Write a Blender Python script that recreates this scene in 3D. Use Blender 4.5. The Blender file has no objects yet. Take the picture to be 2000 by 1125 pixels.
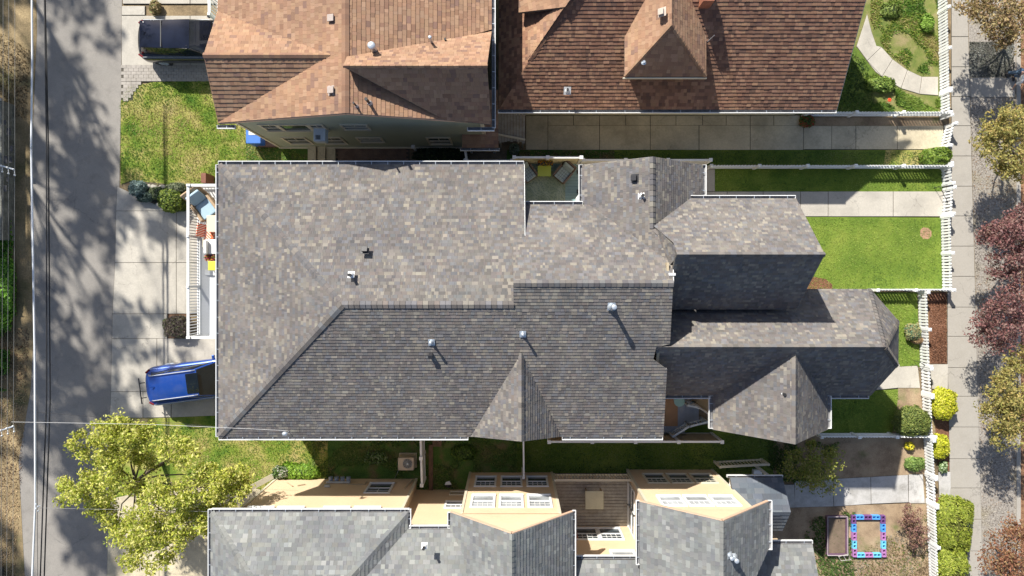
import bpy, bmesh, math, random
from mathutils import Vector, Matrix
from mathutils.geometry import tessellate_polygon

# ------------------------------------------------------------------ camera, sky, sun, exposure
scene = bpy.context.scene
H = 33.0                                   # flying height of the camera, metres
F = 1333.0                                 # focal length in pixels of the 2000 px wide photograph
CX, CY = 1000.0, 540.0                     # where the point straight below the camera lies in it
cam_data = bpy.data.cameras.new("camera")
cam_data.sensor_width = 36.0
cam_data.lens = 36.0 * F / 2000.0
cam_data.shift_y = -22.5 / 2000.0
cam_data.clip_start = 0.5
cam_data.clip_end = 600.0
cam = bpy.data.objects.new("camera", cam_data)
scene.collection.objects.link(cam)
cam.location = (0, 0, H)
cam.rotation_euler = (0, 0, 0)
scene.camera = cam

AZ = math.atan(0.60)                       # shadows run towards +x, -y
EL = math.radians(40.5)
sun_vec = Vector((-math.sin(AZ) * math.cos(EL), math.cos(AZ) * math.cos(EL), math.sin(EL)))
world = bpy.data.worlds.new("World")
scene.world = world
world.use_nodes = True
nt = world.node_tree
for n in list(nt.nodes):
    nt.nodes.remove(n)
sky = nt.nodes.new("ShaderNodeTexSky")
sky.sky_type = 'NISHITA'
sky.sun_disc = False
sky.sun_elevation = EL
sky.sun_rotation = -AZ
sky.air_density = 1.0
sky.dust_density = 1.4
bg = nt.nodes.new("ShaderNodeBackground")
bg.inputs[1].default_value = 0.078
wo = nt.nodes.new("ShaderNodeOutputWorld")
nt.links.new(sky.outputs[0], bg.inputs[0])
nt.links.new(bg.outputs[0], wo.inputs[0])
sun_data = bpy.data.lights.new("sun", 'SUN')
sun_data.energy = 4.8
sun_data.angle = math.radians(0.75)
sun_data.color = (1.0, 0.95, 0.85)
sun = bpy.data.objects.new("sun", sun_data)
scene.collection.objects.link(sun)
sun.rotation_euler = sun_vec.to_track_quat('Z', 'Y').to_euler()
sun.location = (-20, 30, 40)
vs = scene.view_settings
vs.view_transform = 'Standard'
vs.look = 'None'
vs.gamma = 1.0
vs.exposure = 0.76
vs.use_curve_mapping = False

# ------------------------------------------------------------------ helpers
COL = scene.collection
R = random.Random(7)


def P(px, py, z=0.0):
    """the point at height z that the photograph shows at pixel (px, py)"""
    k = (H - z) / F
    return Vector(((px - CX) * k, (CY - py) * k, z))


def G(px, py):
    return P(px, py, 0.0)


def tag(o, label=None, cat=None, group=None, kind=None):
    if label: o["label"] = label
    if cat: o["category"] = cat
    if group: o["group"] = group
    if kind: o["kind"] = kind
    return o


def empty(name, loc, label=None, cat=None, group=None, kind=None, rz=0.0):
    o = bpy.data.objects.new(name, None)
    o.empty_display_size = 0.2
    COL.objects.link(o)
    o.location = loc
    o.rotation_euler = (0, 0, rz)
    WM[o.name] = Matrix.Translation(Vector(loc)) @ Matrix.Rotation(rz, 4, 'Z')
    return tag(o, label, cat, group, kind)


KIDS = {}                                  # children by the parent's name
WM = {}                                    # world matrix of every object by name


def copy_tree(o, parent=None):
    """a copy of a thing with copies of its parts and sub-parts"""
    c = o.copy()
    COL.objects.link(c)
    c.parent = parent
    KIDS[c.name] = []
    WM[c.name] = WM[o.name]
    if parent is not None: KIDS[parent.name].append(c)
    for ch in list(KIDS.get(o.name, [])):
        copy_tree(ch, c)
    return c


def place(o, loc, rz=0.0, label=None, group=None, scale=None):
    o.location = loc
    o.rotation_euler = (0, 0, rz)
    if scale: o.scale = (scale, scale, scale)
    if label: o["label"] = label
    if group: o["group"] = group
    return o


def put(name, mesh, parent=None, mat=None, matrix=None, kind=None):
    o = bpy.data.objects.new(name, mesh)
    COL.objects.link(o)
    if mat is not None and not mesh.materials:
        mesh.materials.append(mat)
    WM[o.name] = matrix.copy() if matrix is not None else Matrix.Identity(4)
    if matrix is not None:
        o.matrix_basis = matrix
    if parent is not None:                 # coordinates are given in the world
        o.parent = parent
        o.matrix_parent_inverse = WM[parent.name].inverted()
        KIDS.setdefault(parent.name, []).append(o)
    if kind: o["kind"] = kind
    return o


class MB:
    """collects faces; build() links them as one mesh object"""
    def __init__(self):
        self.v = []; self.f = []; self.c = []; self.m = []

    def poly(self, pts, col=None, mi=0):
        b = len(self.v)
        self.v += [tuple(p) for p in pts]
        self.f.append(tuple(range(b, b + len(pts))))
        self.m.append(mi)
        if col is not None: self.c += [col] * len(pts)
        return b

    def faces(self, pts, fs, col=None, mi=0):
        b = len(self.v)
        self.v += [tuple(p) for p in pts]
        for f in fs:
            self.f.append(tuple(b + i for i in f)); self.m.append(mi)
        if col is not None: self.c += [col] * len(pts)

    def box(self, x0, y0, z0, x1, y1, z1, col=None, mi=0):
        x0, x1 = min(x0, x1), max(x0, x1); y0, y1 = min(y0, y1), max(y0, y1); z0, z1 = min(z0, z1), max(z0, z1)
        p = [(x0, y0, z0), (x1, y0, z0), (x1, y1, z0), (x0, y1, z0), (x0, y0, z1), (x1, y0, z1), (x1, y1, z1), (x0, y1, z1)]
        self.faces(p, [(0, 3, 2, 1), (4, 5, 6, 7), (0, 1, 5, 4), (1, 2, 6, 5), (2, 3, 7, 6), (3, 0, 4, 7)], col, mi)
        return self

    def obox(self, c, ux, uy, uz, hx, hy, hz, col=None, mi=0):
        c = Vector(c); ux = Vector(ux).normalized(); uy = Vector(uy).normalized(); uz = Vector(uz).normalized()
        p = []
        for sz in (-1, 1):
            for sx, sy in ((-1, -1), (1, -1), (1, 1), (-1, 1)):
                p.append(c + ux * hx * sx + uy * hy * sy + uz * hz * sz)
        self.faces(p, [(0, 3, 2, 1), (4, 5, 6, 7), (0, 1, 5, 4), (1, 2, 6, 5), (2, 3, 7, 6), (3, 0, 4, 7)], col, mi)
        return self

    def bar(self, a, b, w, h, col=None, mi=0):
        a = Vector(a); b = Vector(b); d = b - a
        L = d.length
        if L < 1e-6: return self
        d.normalize()
        s = d.cross(Vector((0, 0, 1)))
        if s.length < 1e-3: s = Vector((1, 0, 0))
        s.normalize(); u = s.cross(d)
        return self.obox((a + b) / 2, d, s, u, L / 2, w / 2, h / 2, col, mi)

    def tube(self, pts, r, n=6, r1=None, col=None, mi=0, cap=True):
        pts = [Vector(p) for p in pts]
        m = len(pts)
        rs = [(r if not isinstance(r, (list, tuple)) else r[i]) for i in range(m)]
        if r1 is not None: rs = [r + (r1 - r) * i / (m - 1) for i in range(m)]
        V = []; Fs = []
        for i, p in enumerate(pts):
            d = (pts[min(i + 1, m - 1)] - pts[max(i - 1, 0)])
            if d.length < 1e-9: d = Vector((0, 0, 1))
            d.normalize()
            s = d.cross(Vector((0.03, 0.02, 1)))
            if s.length < 0.05: s = d.cross(Vector((1, 0, 0)))
            s.normalize(); t = d.cross(s)
            for k in range(n):
                a = 2 * math.pi * k / n
                V.append(p + (s * math.cos(a) + t * math.sin(a)) * rs[i])
        for i in range(m - 1):
            for k in range(n):
                a = i * n + k; b = i * n + (k + 1) % n
                Fs.append((a, b, b + n, a + n))
        if cap:
            Fs.append(tuple(reversed(range(n)))); Fs.append(tuple(range((m - 1) * n, m * n)))
        self.faces(V, Fs, col, mi)
        return self

    def cyl(self, c, r, z0, z1, n=16, r1=None, col=None, mi=0):
        return self.tube([(c[0], c[1], z0), (c[0], c[1], z1)], [r, r if r1 is None else r1], n, None, col, mi)

    def prism(self, poly2, z0, z1, col=None, mi=0):
        n = len(poly2)
        area = sum(poly2[i][0] * poly2[(i + 1) % n][1] - poly2[(i + 1) % n][0] * poly2[i][1] for i in range(n))
        if area < 0: poly2 = list(reversed(poly2))
        zz1 = z1 if isinstance(z1, (list, tuple)) else [z1] * n
        p = [(q[0], q[1], z0) for q in poly2] + [(q[0], q[1], zz1[i]) for i, q in enumerate(poly2)]
        fs = [tuple(reversed(range(n))), tuple(range(n, 2 * n))]
        fs += [(i, (i + 1) % n, n + (i + 1) % n, n + i) for i in range(n)]
        self.faces(p, fs, col, mi)
        return self

    def solid(self, pts, n, t, col=None, mi=0):
        """a flat polygon in space given thickness t against its normal n"""
        pts = [Vector(p) for p in pts]; n = Vector(n).normalized(); k = len(pts)
        nn = Vector((0, 0, 0))
        for i in range(k): nn += pts[i].cross(pts[(i + 1) % k])
        if nn.dot(n) < 0: pts = list(reversed(pts))
        q = [p - n * t for p in pts]
        fs = [tuple(range(k)), tuple(reversed(range(k, 2 * k)))]
        fs += [(i, k + i, k + (i + 1) % k, (i + 1) % k) for i in range(k)]
        self.faces(pts + q, fs, col, mi)
        return self

    def blob(self, c, rx, ry, rz, nu=14, nv=8, col=None, mi=0, rot=0.0, power=1.0):
        V = []; Fs = []
        def sp(t):
            return math.copysign(abs(t) ** power, t)
        ca, sa = math.cos(rot), math.sin(rot)
        for j in range(nv + 1):
            th = math.pi * j / nv
            for i in range(nu):
                ph = 2 * math.pi * i / nu
                x = rx * sp(math.sin(th)) * sp(math.cos(ph)); y = ry * sp(math.sin(th)) * sp(math.sin(ph)); z = rz * sp(math.cos(th))
                V.append((c[0] + x * ca - y * sa, c[1] + x * sa + y * ca, c[2] + z))
        for j in range(nv):
            for i in range(nu):
                a = j * nu + i; b = j * nu + (i + 1) % nu
                Fs.append((a, a + nu, b + nu, b))
        self.faces(V, Fs, col, mi)
        return self

    def mesh(self, name, mats=None, smooth=False):
        me = bpy.data.meshes.new(name)
        me.from_pydata(self.v, [], self.f)
        if mats is not None:
            for m in (mats if isinstance(mats, (list, tuple)) else [mats]): me.materials.append(m)
        if any(self.m): me.polygons.foreach_set("material_index", self.m)
        if self.c and len(self.c) == len(self.v):
            at = me.color_attributes.new("Col", 'FLOAT_COLOR', 'POINT')
            flat = []
            for c in self.c: flat += [c[0], c[1], c[2], 1.0]
            at.data.foreach_set("color", flat)
        if smooth: me.polygons.foreach_set("use_smooth", [True] * len(me.polygons))
        me.update()
        return me

    def build(self, name, mats=None, parent=None, kind=None, smooth=False, matrix=None):
        return put(name, self.mesh(name, mats, smooth), parent, None, matrix, kind)


def bevel(o, w=0.02, seg=2):
    m = o.modifiers.new("bevel", 'BEVEL'); m.width = w; m.segments = seg; m.limit_method = 'ANGLE'
    return o


# ------------------------------------------------------------------ materials
def new_mat(name):
    m = bpy.data.materials.new(name); m.use_nodes = True
    t = m.node_tree
    return m, t, t.nodes["Principled BSDF"]


def nd(t, kind, **kw):
    n = t.nodes.new(kind)
    for k, v in kw.items(): setattr(n, k, v)
    return n


def noise(t, scale, detail=4.0, rough=0.6, vec=None):
    n = nd(t, "ShaderNodeTexNoise")
    n.inputs["Scale"].default_value = scale
    n.inputs["Detail"].default_value = detail
    n.inputs["Roughness"].default_value = rough
    if vec is None:
        g = nd(t, "ShaderNodeNewGeometry"); vec = g.outputs["Position"]
    t.links.new(vec, n.inputs["Vector"])
    return n


def ramp(t, fac, stops):
    r = nd(t, "ShaderNodeValToRGB")
    el = r.color_ramp.elements
    while len(el) < len(stops): el.new(0.5)
    for e, (p, c) in zip(el, stops):
        e.position = p; e.color = (c[0], c[1], c[2], 1.0)
    t.links.new(fac, r.inputs[0])
    return r


def mix(t, a, b, fac, mode='MIX'):
    m = nd(t, "ShaderNodeMix", data_type='RGBA', blend_type=mode)
    def setin(sock, v):
        if hasattr(v, "default_value") or hasattr(v, "links"): t.links.new(v, sock)
        elif isinstance(v, (int, float)): sock.default_value = v
        else: sock.default_value = (v[0], v[1], v[2], 1.0)
    setin(m.inputs[0], fac); setin(m.inputs[6], a); setin(m.inputs[7], b)
    return m.outputs[2]


def sc(c, k): return (c[0] * k, c[1] * k, c[2] * k)


def add_bump(t, b, height, strength=0.3, dist=0.02):
    bp = nd(t, "ShaderNodeBump")
    bp.inputs["Strength"].default_value = strength
    bp.inputs["Distance"].default_value = dist
    t.links.new(height, bp.inputs["Height"])
    t.links.new(bp.outputs[0], b.inputs["Normal"])


def cracks(t, c, col, scale=.5, width=.006, keep=.52, amt=.42):
    """thin wandering cracks, only here and there"""
    g = nd(t, "ShaderNodeNewGeometry")
    w = noise(t, 1.6, 5.0, .7)
    v = nd(t, "ShaderNodeVectorMath", operation='ADD'); t.links.new(g.outputs["Position"], v.inputs[0])
    s2 = nd(t, "ShaderNodeVectorMath", operation='SCALE'); t.links.new(w.outputs["Color"], s2.inputs[0]); s2.inputs["Scale"].default_value = .7
    t.links.new(s2.outputs[0], v.inputs[1])
    vo = nd(t, "ShaderNodeTexVoronoi", feature='DISTANCE_TO_EDGE'); vo.inputs["Scale"].default_value = scale
    t.links.new(v.outputs[0], vo.inputs["Vector"])
    k = ramp(t, vo.outputs["Distance"], [(width * .4, (amt,) * 3), (width, (0, 0, 0))]).outputs[0]
    mk = noise(t, .5, 3.0)
    mm = ramp(t, mk.outputs[0], [(keep, (0, 0, 0)), (keep + .06, (1, 1, 1))]).outputs[0]
    k = mix(t, k, mm, 1.0, 'MULTIPLY')
    return mix(t, c, col, k)


def M(name, base, rough=0.8, var=0.12, scale=2.0, fine=25.0, bump=0.15, metal=0.0, dirt=None, dirt_amt=0.4, dirt_scale=0.7, crack=None, siding=0.0):
    m, t, b = new_mat(name)
    n1 = noise(t, scale); n2 = noise(t, fine, 3.0)
    c = ramp(t, n1.outputs[0], [(0.3, sc(base, 1 - var)), (0.7, sc(base, 1 + var))]).outputs[0]
    f = ramp(t, n2.outputs[0], [(0.3, (1 - var, 1 - var, 1 - var)), (0.7, (1 + var * .6,) * 3)]).outputs[0]
    c = mix(t, c, f, 1.0, 'MULTIPLY')
    if dirt:
        n3 = noise(t, dirt_scale, 6.0, 0.65)
        k = ramp(t, n3.outputs[0], [(0.48, (0, 0, 0)), (0.68, (dirt_amt,) * 3)]).outputs[0]
        c = mix(t, c, dirt, k)
    if crack:
        c = cracks(t, c, crack, .45, .007, .50)
        n6 = noise(t, 5.0, 4.0, .6); k6 = ramp(t, n6.outputs[0], [(.66, (0, 0, 0)), (.74, (.35,) * 3)]).outputs[0]
        c = mix(t, c, sc(crack, 1.6), k6)
    t.links.new(c, b.inputs["Base Color"])
    b.inputs["Roughness"].default_value = rough
    b.inputs["Metallic"].default_value = metal
    if siding:
        g = nd(t, "ShaderNodeNewGeometry"); sp = nd(t, "ShaderNodeSeparateXYZ"); t.links.new(g.outputs["Position"], sp.inputs[0])
        d = nd(t, "ShaderNodeMath", operation='DIVIDE'); t.links.new(sp.outputs[2], d.inputs[0]); d.inputs[1].default_value = siding
        fr = nd(t, "ShaderNodeMath", operation='FRACT'); t.links.new(d.outputs[0], fr.inputs[0])
        iv = nd(t, "ShaderNodeMath", operation='SUBTRACT'); iv.inputs[0].default_value = 1.0; t.links.new(fr.outputs[0], iv.inputs[1])
        add_bump(t, b, iv.outputs[0], .9, .015)
    elif bump: add_bump(t, b, n2.outputs[0], bump, 0.01)
    return m


def glass_mat(name, col, rough=0.06):
    m, t, b = new_mat(name)
    n = noise(t, 1.3, 2.0)
    c = ramp(t, n.outputs[0], [(0.35, sc(col, .7)), (0.65, sc(col, 1.3))]).outputs[0]
    t.links.new(c, b.inputs["Base Color"])
    b.inputs["Roughness"].default_value = rough
    b.inputs["Metallic"].default_value = 0.0
    b.inputs["Specular IOR Level"].default_value = 0.42
    b.inputs["Coat Weight"].default_value = 0.0
    b.inputs["Coat Roughness"].default_value = 0.03
    return m


def paint_mat(name, col, rough=0.3, coat=1.0, metal=0.3):
    m, t, b = new_mat(name)
    n = noise(t, 90.0, 2.0); n2 = noise(t, 2.5, 4.0)
    c = ramp(t, n.outputs[0], [(0.3, sc(col, .85)), (0.7, sc(col, 1.15))]).outputs[0]
    d = ramp(t, n2.outputs[0], [(0.45, (0, 0, 0)), (0.8, (.10, .10, .10))]).outputs[0]
    c = mix(t, c, (.35, .33, .30), d)
    t.links.new(c, b.inputs["Base Color"])
    b.inputs["Roughness"].default_value = rough
    b.inputs["Metallic"].default_value = metal
    b.inputs["Coat Weight"].default_value = coat
    b.inputs["Coat Roughness"].default_value = 0.05
    return m


def col_mat(name, rough=0.9, fine=60.0, var=0.22, wear=None, wear_amt=.2, bump=.35, streak=None):
    """takes each piece's own colour from the mesh and adds grain"""
    m, t, b = new_mat(name)
    a = nd(t, "ShaderNodeAttribute", attribute_name="Col")
    n = noise(t, fine, 3.0, .7)
    f = ramp(t, n.outputs[0], [(0.25, (1 - var,) * 3), (0.75, (1 + var,) * 3)]).outputs[0]
    c = mix(t, a.outputs["Color"], f, 1.0, 'MULTIPLY')
    n3 = noise(t, .45, 5.0, .6)
    f3 = ramp(t, n3.outputs[0], [(0.3, (.83, .84, .87)), (0.7, (1.13, 1.11, 1.07))]).outputs[0]
    c = mix(t, c, f3, 1.0, 'MULTIPLY')
    if wear:
        n2 = noise(t, .9, 6.0, .65)
        k = ramp(t, n2.outputs[0], [(0.5, (0, 0, 0)), (0.72, (wear_amt,) * 3)]).outputs[0]
        c = mix(t, c, wear, k)
    t.links.new(c, b.inputs["Base Color"])
    b.inputs["Roughness"].default_value = rough
    b.inputs["Specular IOR Level"].default_value = 0.25
    add_bump(t, b, n.outputs[0], bump, 0.006)
    return m


def leaf_mat(name, trans=0.35):
    m, t, b = new_mat(name)
    a = nd(t, "ShaderNodeAttribute", attribute_name="Col")
    n = noise(t, 9.0, 2.0)
    f = ramp(t, n.outputs[0], [(0.3, (.8,) * 3), (0.7, (1.2,) * 3)]).outputs[0]
    c = mix(t, a.outputs["Color"], f, 1.0, 'MULTIPLY')
    t.links.new(c, b.inputs["Base Color"])
    b.inputs["Roughness"].default_value = 0.6
    b.inputs["Specular IOR Level"].default_value = 0.3
    tr = nd(t, "ShaderNodeBsdfTranslucent")
    t.links.new(c, tr.inputs[0])
    mx = nd(t, "ShaderNodeMixShader"); mx.inputs[0].default_value = trans
    t.links.new(b.outputs[0], mx.inputs[1]); t.links.new(tr.outputs[0], mx.inputs[2])
    out = t.nodes["Material Output"]
    t.links.new(mx.outputs[0], out.inputs[0])
    return m


def ground_mat(name, stops, scale=0.8, fine=14.0, fvar=.3, bump=.5, extra=None):
    m, t, b = new_mat(name)
    n1 = noise(t, scale, 7.0, .62)
    c = ramp(t, n1.outputs[0], stops).outputs[0]
    n2 = noise(t, fine, 5.0, .7)
    f = ramp(t, n2.outputs[0], [(0.3, (1 - fvar,) * 3), (0.7, (1 + fvar,) * 3)]).outputs[0]
    c = mix(t, c, f, 1.0, 'MULTIPLY')
    if extra:
        n3 = noise(t, extra[1], 6.0, .6)
        k = ramp(t, n3.outputs[0], [(extra[2], (0, 0, 0)), (extra[3], (extra[4],) * 3)]).outputs[0]
        c = mix(t, c, extra[0], k)
    if name == "asphalt":
        c = cracks(t, c, (.10, .10, .10), .30, .006, .50, .45)
        n7 = noise(t, 1.7, 6.0, .65); k7 = ramp(t, n7.outputs[0], [(.52, (0, 0, 0)), (.70, (.30,) * 3)]).outputs[0]; c = mix(t, c, (.12, .11, .105), k7)
    t.links.new(c, b.inputs["Base Color"])
    b.inputs["Roughness"].default_value = 0.95
    b.inputs["Specular IOR Level"].default_value = 0.2
    add_bump(t, b, n2.outputs[0], bump, 0.03)
    return m


white = M("white_paint", (.74, .75, .76), .5, .05, 1.5, 30, .05, dirt=(.45, .44, .40), dirt_amt=.25)
vinyl = M("white_vinyl", (.84, .85, .86), .4, .04, 1.5, 30, .03, dirt=(.5, .5, .45), dirt_amt=.15)
gutter_in = M("gutter_inside", (.20, .20, .21), .7, .3, 3, 20, .1)  # darker than the outside: shade inside the trough put into the colour
dark = M("dark_metal", (.03, .03, .035), .5, .2)
black_rubber = M("rubber", (.02, .02, .022), .85, .2)
galv = M("galvanised_metal", (.55, .60, .66), .35, .15, 4, 30, .05, metal=.5)
pipe_black = M("black_pipe", (.03, .03, .032), .5, .2)
concrete = M("concrete", (.45, .42, .37), .9, .10, .8, 18, .25, dirt=(.29, .27, .24), dirt_amt=.5, dirt_scale=.9, crack=(.12, .11, .10))
concrete_b = M("old_concrete", (.54, .475, .345), .9, .13, .9, 14, .3, dirt=(.27, .235, .17), dirt_amt=.65, dirt_scale=.6, crack=(.14, .12, .09))
concrete_s = M("sidewalk_concrete", (.36, .335, .30), .9, .09, .8, 22, .25, dirt=(.24, .22, .19), dirt_amt=.45, dirt_scale=.8, crack=(.10, .09, .08))
concrete_g = M("grey_concrete", (.46, .45, .44), .9, .1, .9, 18, .25, dirt=(.22, .21, .19), dirt_amt=.6, dirt_scale=1.2, crack=(.12, .11, .10))
joint = M("joint_dirt", (.09, .08, .065), .95, .3, 4, 20, .3)
asphalt = ground_mat("asphalt", [(0.3, (.215, .203, .19)), (.55, (.28, .262, .242)), (.75, (.33, .305, .27))], .35, 40, .16, .3,
                     extra=((.33, .27, .20), .35, .62, .74, .55))
dirt = ground_mat("dirt", [(0.3, (.13, .10, .065)), (.5, (.24, .18, .11)), (.7, (.34, .26, .15))], .9, 16, .3, .6)
verge = ground_mat("verge_dirt", [(0.3, (.10, .10, .045)), (.5, (.23, .175, .10)), (.7, (.38, .29, .165))], .6, 14, .3, .6)
lawn = ground_mat("lawn", [(0.25, (.06, .11, .02)), (.5, (.115, .175, .03)), (.72, (.19, .235, .05)), (.85, (.26, .25, .09))], .7, 30, .35, .7)
lawn_rich = ground_mat("rich_lawn", [(0.25, (.08, .14, .022)), (.5, (.145, .215, .032)), (.75, (.225, .275, .05))], .8, 30, .28, .6,
                       extra=((.05, .12, .015), .5, .52, .7, .4))
lawn_dry = ground_mat("dry_lawn", [(0.32, (.06, .14, .018)), (.46, (.17, .23, .035)), (.56, (.31, .29, .09)), (.7, (.38, .31, .15))], .8, 26, .35, .7)
weeds = ground_mat("weeds", [(0.3, (.035, .09, .018)), (.5, (.075, .14, .03)), (.62, (.15, .13, .06)), (.8, (.22, .15, .09))], 1.0, 22, .4, .8)
soil = ground_mat("garden_soil", [(0.3, (.19, .135, .09)), (.5, (.32, .235, .155)), (.75, (.42, .325, .215))], 1.3, 30, .3, .6,
                  extra=((.10, .14, .04), .8, .56, .7, .7))
mulch = ground_mat("bark_mulch", [(0.3, (.10, .045, .025)), (.55, (.23, .115, .07)), (.75, (.33, .18, .11))], 14, 60, .4, 1.0)
gravel = ground_mat("gravel", [(0.3, (.20, .18, .16)), (.5, (.33, .30, .27)), (.7, (.46, .43, .38))], 12, 50, .35, 1.0,
                    extra=((.26, .22, .12), .6, .5, .68, .6))
litter = ground_mat("leaf_litter", [(0.3, (.12, .06, .035)), (.5, (.26, .14, .08)), (.72, (.38, .24, .14))], 6, 40, .4, 1.0)
shingle_mat = col_mat("asphalt_shingle", .92, 70, .16, (.30, .28, .25), .22, .4)
shingle_brown = col_mat("brown_shingle", .92, 70, .18, (.20, .12, .085), .35, .4)
shingle_blue = col_mat("grey_shingle", .92, 70, .14, (.30, .32, .31), .2, .4)
leafm = leaf_mat("leaves", .38)
leaf_bush = leaf_mat("bush_leaves", .2)
grassm = leaf_mat("grass_blades", .3)
bark = M("bark", (.13, .10, .075), .95, .3, 6, 30, .8)
twig = M("twig_bark", (.22, .17, .12), .95, .3, 6, 30, .5)
wall_green = M("green_siding", (.36, .40, .325), .75, .05, .6, 8, .1, siding=.15, dirt=(.27, .28, .19), dirt_amt=.4, dirt_scale=.25)
wall_cream = M("cream_siding", (.74, .69, .48), .7, .06, .6, 10, .1)
wall_yellow = M("yellow_siding", (.66, .505, .34), .75, .05, .5, 10, .1, siding=.15, dirt=(.56, .42, .24), dirt_amt=.4, dirt_scale=.3)
wall_tan = M("tan_siding", (.42, .35, .24), .8, .06, .6, 10, .1)
trim_cream = M("cream_trim", (.62, .57, .45), .6, .06, 1.5, 20, .05)
trim_salmon = M("salmon_trim", (.62, .42, .30), .6, .06)
wood_grey = M("weathered_boards", (.40, .375, .34), .9, .2, 5, 40, .5, dirt=(.22, .19, .15), dirt_amt=.6, dirt_scale=.9)
wood_brown = M("brown_timber", (.17, .10, .065), .9, .25, 4, 40, .5)
deck_white = M("pale_deck_boards", (.60, .61, .62), .6, .06, 2, 30, .1)
deck_teal = M("blue_green_deck_boards", (.25, .39, .42), .6, .1, 2, 30, .1)
deck_slate = M("slate_deck_boards", (.30, .33, .38), .6, .1, 2, 30, .1)
glassm = glass_mat("window_glass", (.05, .065, .075))
glass_l = glass_mat("window_glass_pale", (.30, .32, .34), .2)

# ------------------------------------------------------------------ the setting
def sheet(name, pts, mat, z=0.0, label=None, kind="structure", sub=0):
    """a ground surface given by pixels of its outline"""
    mb = MB(); mb.poly([(p[0], p[1], z) for p in (G(*q) for q in pts)])
    me = mb.mesh(name, mat)
    if me.polygons[0].normal.z < 0: me.flip_normals()
    o = put(name, me)
    return tag(o, kind=kind, label=label)


def slabs(name, polys, mat, z=0.035, gap=0.012, piece="slab", bed=None):
    """a paved surface: a dark bed and one object per slab"""
    mb = MB()
    for pl in polys:
        w = [G(*q) for q in pl]
        mb.prism([(p.x, p.y) for p in w], -0.02, z - 0.014)
    root = mb.build(name, bed or joint); root["kind"] = "structure"
    for pl in polys:
        w = [G(*q) for q in pl]
        c = sum((Vector((p.x, p.y, 0)) for p in w), Vector()) / len(w)
        q = []
        for p in w:
            d = Vector((p.x, p.y, 0)) - c
            L = max(d.length, .01)
            q.append((c + d * (1 - gap * 1.3 / L)))
        b = MB(); b.prism([(p.x, p.y) for p in q], 0.0, z + R.uniform(-.003, .003))
        o = b.build(piece, mat, root)
        bevel(o, .008, 1)
    return root


def quad(x0, y0, x1, y1): return [(x0, y0), (x1, y0), (x1, y1), (x0, y1)]


# the ground everything stands on
mb = MB(); mb.poly([(-120, -120, -0.03), (120, -120, -0.03), (120, 120, -0.03), (-120, 120, -0.03)])
mb.build("ground", dirt, kind="structure")
sheet("alley", [(52, -700), (238, -700), (238, 0), (236, 190), (233, 360), (223, 600), (215, 800), (209, 1125), (205, 1800), (40, 1800), (46, 1125), (20, 900), (50, 700), (44, 420), (50, 200), (60, 60)], asphalt, -0.012)
sheet("alley_verge", [(-500, -700), (55, -700), (72, 60), (66, 200), (58, 420), (66, 640), (60, 760), (36, 900), (48, 1125), (44, 1800), (-500, 1800)], verge, -0.004)

# driveways, walks and pavement, slab by slab
slabs("driveway", [
    [(229, 364), (330, 412), (227, 412)], [(227, 412), (345, 412), (345, 513), (225, 513)], [(345, 412), (430, 412), (430, 513), (345, 513)],
    [(225, 513), (345, 513), (345, 613), (220, 613)], [(345, 513), (430, 513), (430, 613), (345, 613)],
    [(220, 613), (328, 613), (328, 661), (219, 661)], [(219, 661), (307, 661), (307, 765), (217, 765)],
    [(307, 661), (460, 661), (460, 765), (307, 765)], [(217, 765), (280, 765), (280, 816), (215, 816)], [(280, 765), (335, 765), (335, 815), (280, 816)],
    [(335, 765), (460, 765), (460, 810), (335, 815)]], concrete)
slabs("neighbour_driveway", [
    quad(240, -120, 372, -45), quad(372, -120, 460, -45), quad(240, -43, 372, 8), quad(372, -43, 460, 8),
    quad(238, 12, 284, 30), quad(238, 31, 372, 128), quad(372, 31, 480, 128)], concrete)
# paver band beside that driveway
mb = MB(); w0, w1 = G(237, 130), G(480, 158); mb.box(w0.x, w0.y, -.02, w1.x, w1.y, .018)
w0, w1 = G(237, 158), G(260, 196); mb.box(w0.x, w0.y + .004, -.02, w1.x, w1.y, .018)
pav = mb.build("paver_band", joint); pav["kind"] = "structure"
paver_mat = M("pavers", (.36, .33, .30), .9, .14, 2.5, 30, .4, dirt=(.2, .18, .15), dirt_amt=.4, dirt_scale=1.5)
pmesh = []
for k in range(3):
    b = MB(); b.box(-.115, -.075, 0, .115, .075, .03); pmesh.append(b.mesh("paver", paver_mat))
p0 = G(237, 158)
n = 0
for r in range(5):
    for c in range(25):
        x = p0.x + .13 + c * .242 + (r % 2) * .12; y = p0.y + .08 + r * .158 - .03
        if x > G(480, 0).x - .12: continue
        put("paver", pmesh[(r + c) % 3], pav, None, Matrix.Translation((x, y, .01 + R.uniform(-.004, .004)))); n += 1
for r in range(6):
    for c in range(int(4 - r * .5)):
        put("paver", pmesh[c % 3], pav, None, Matrix.Translation((p0.x + .13 + c * .242 + (r % 2) * .1, p0.y - .12 - r * .158, .01)))

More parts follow.
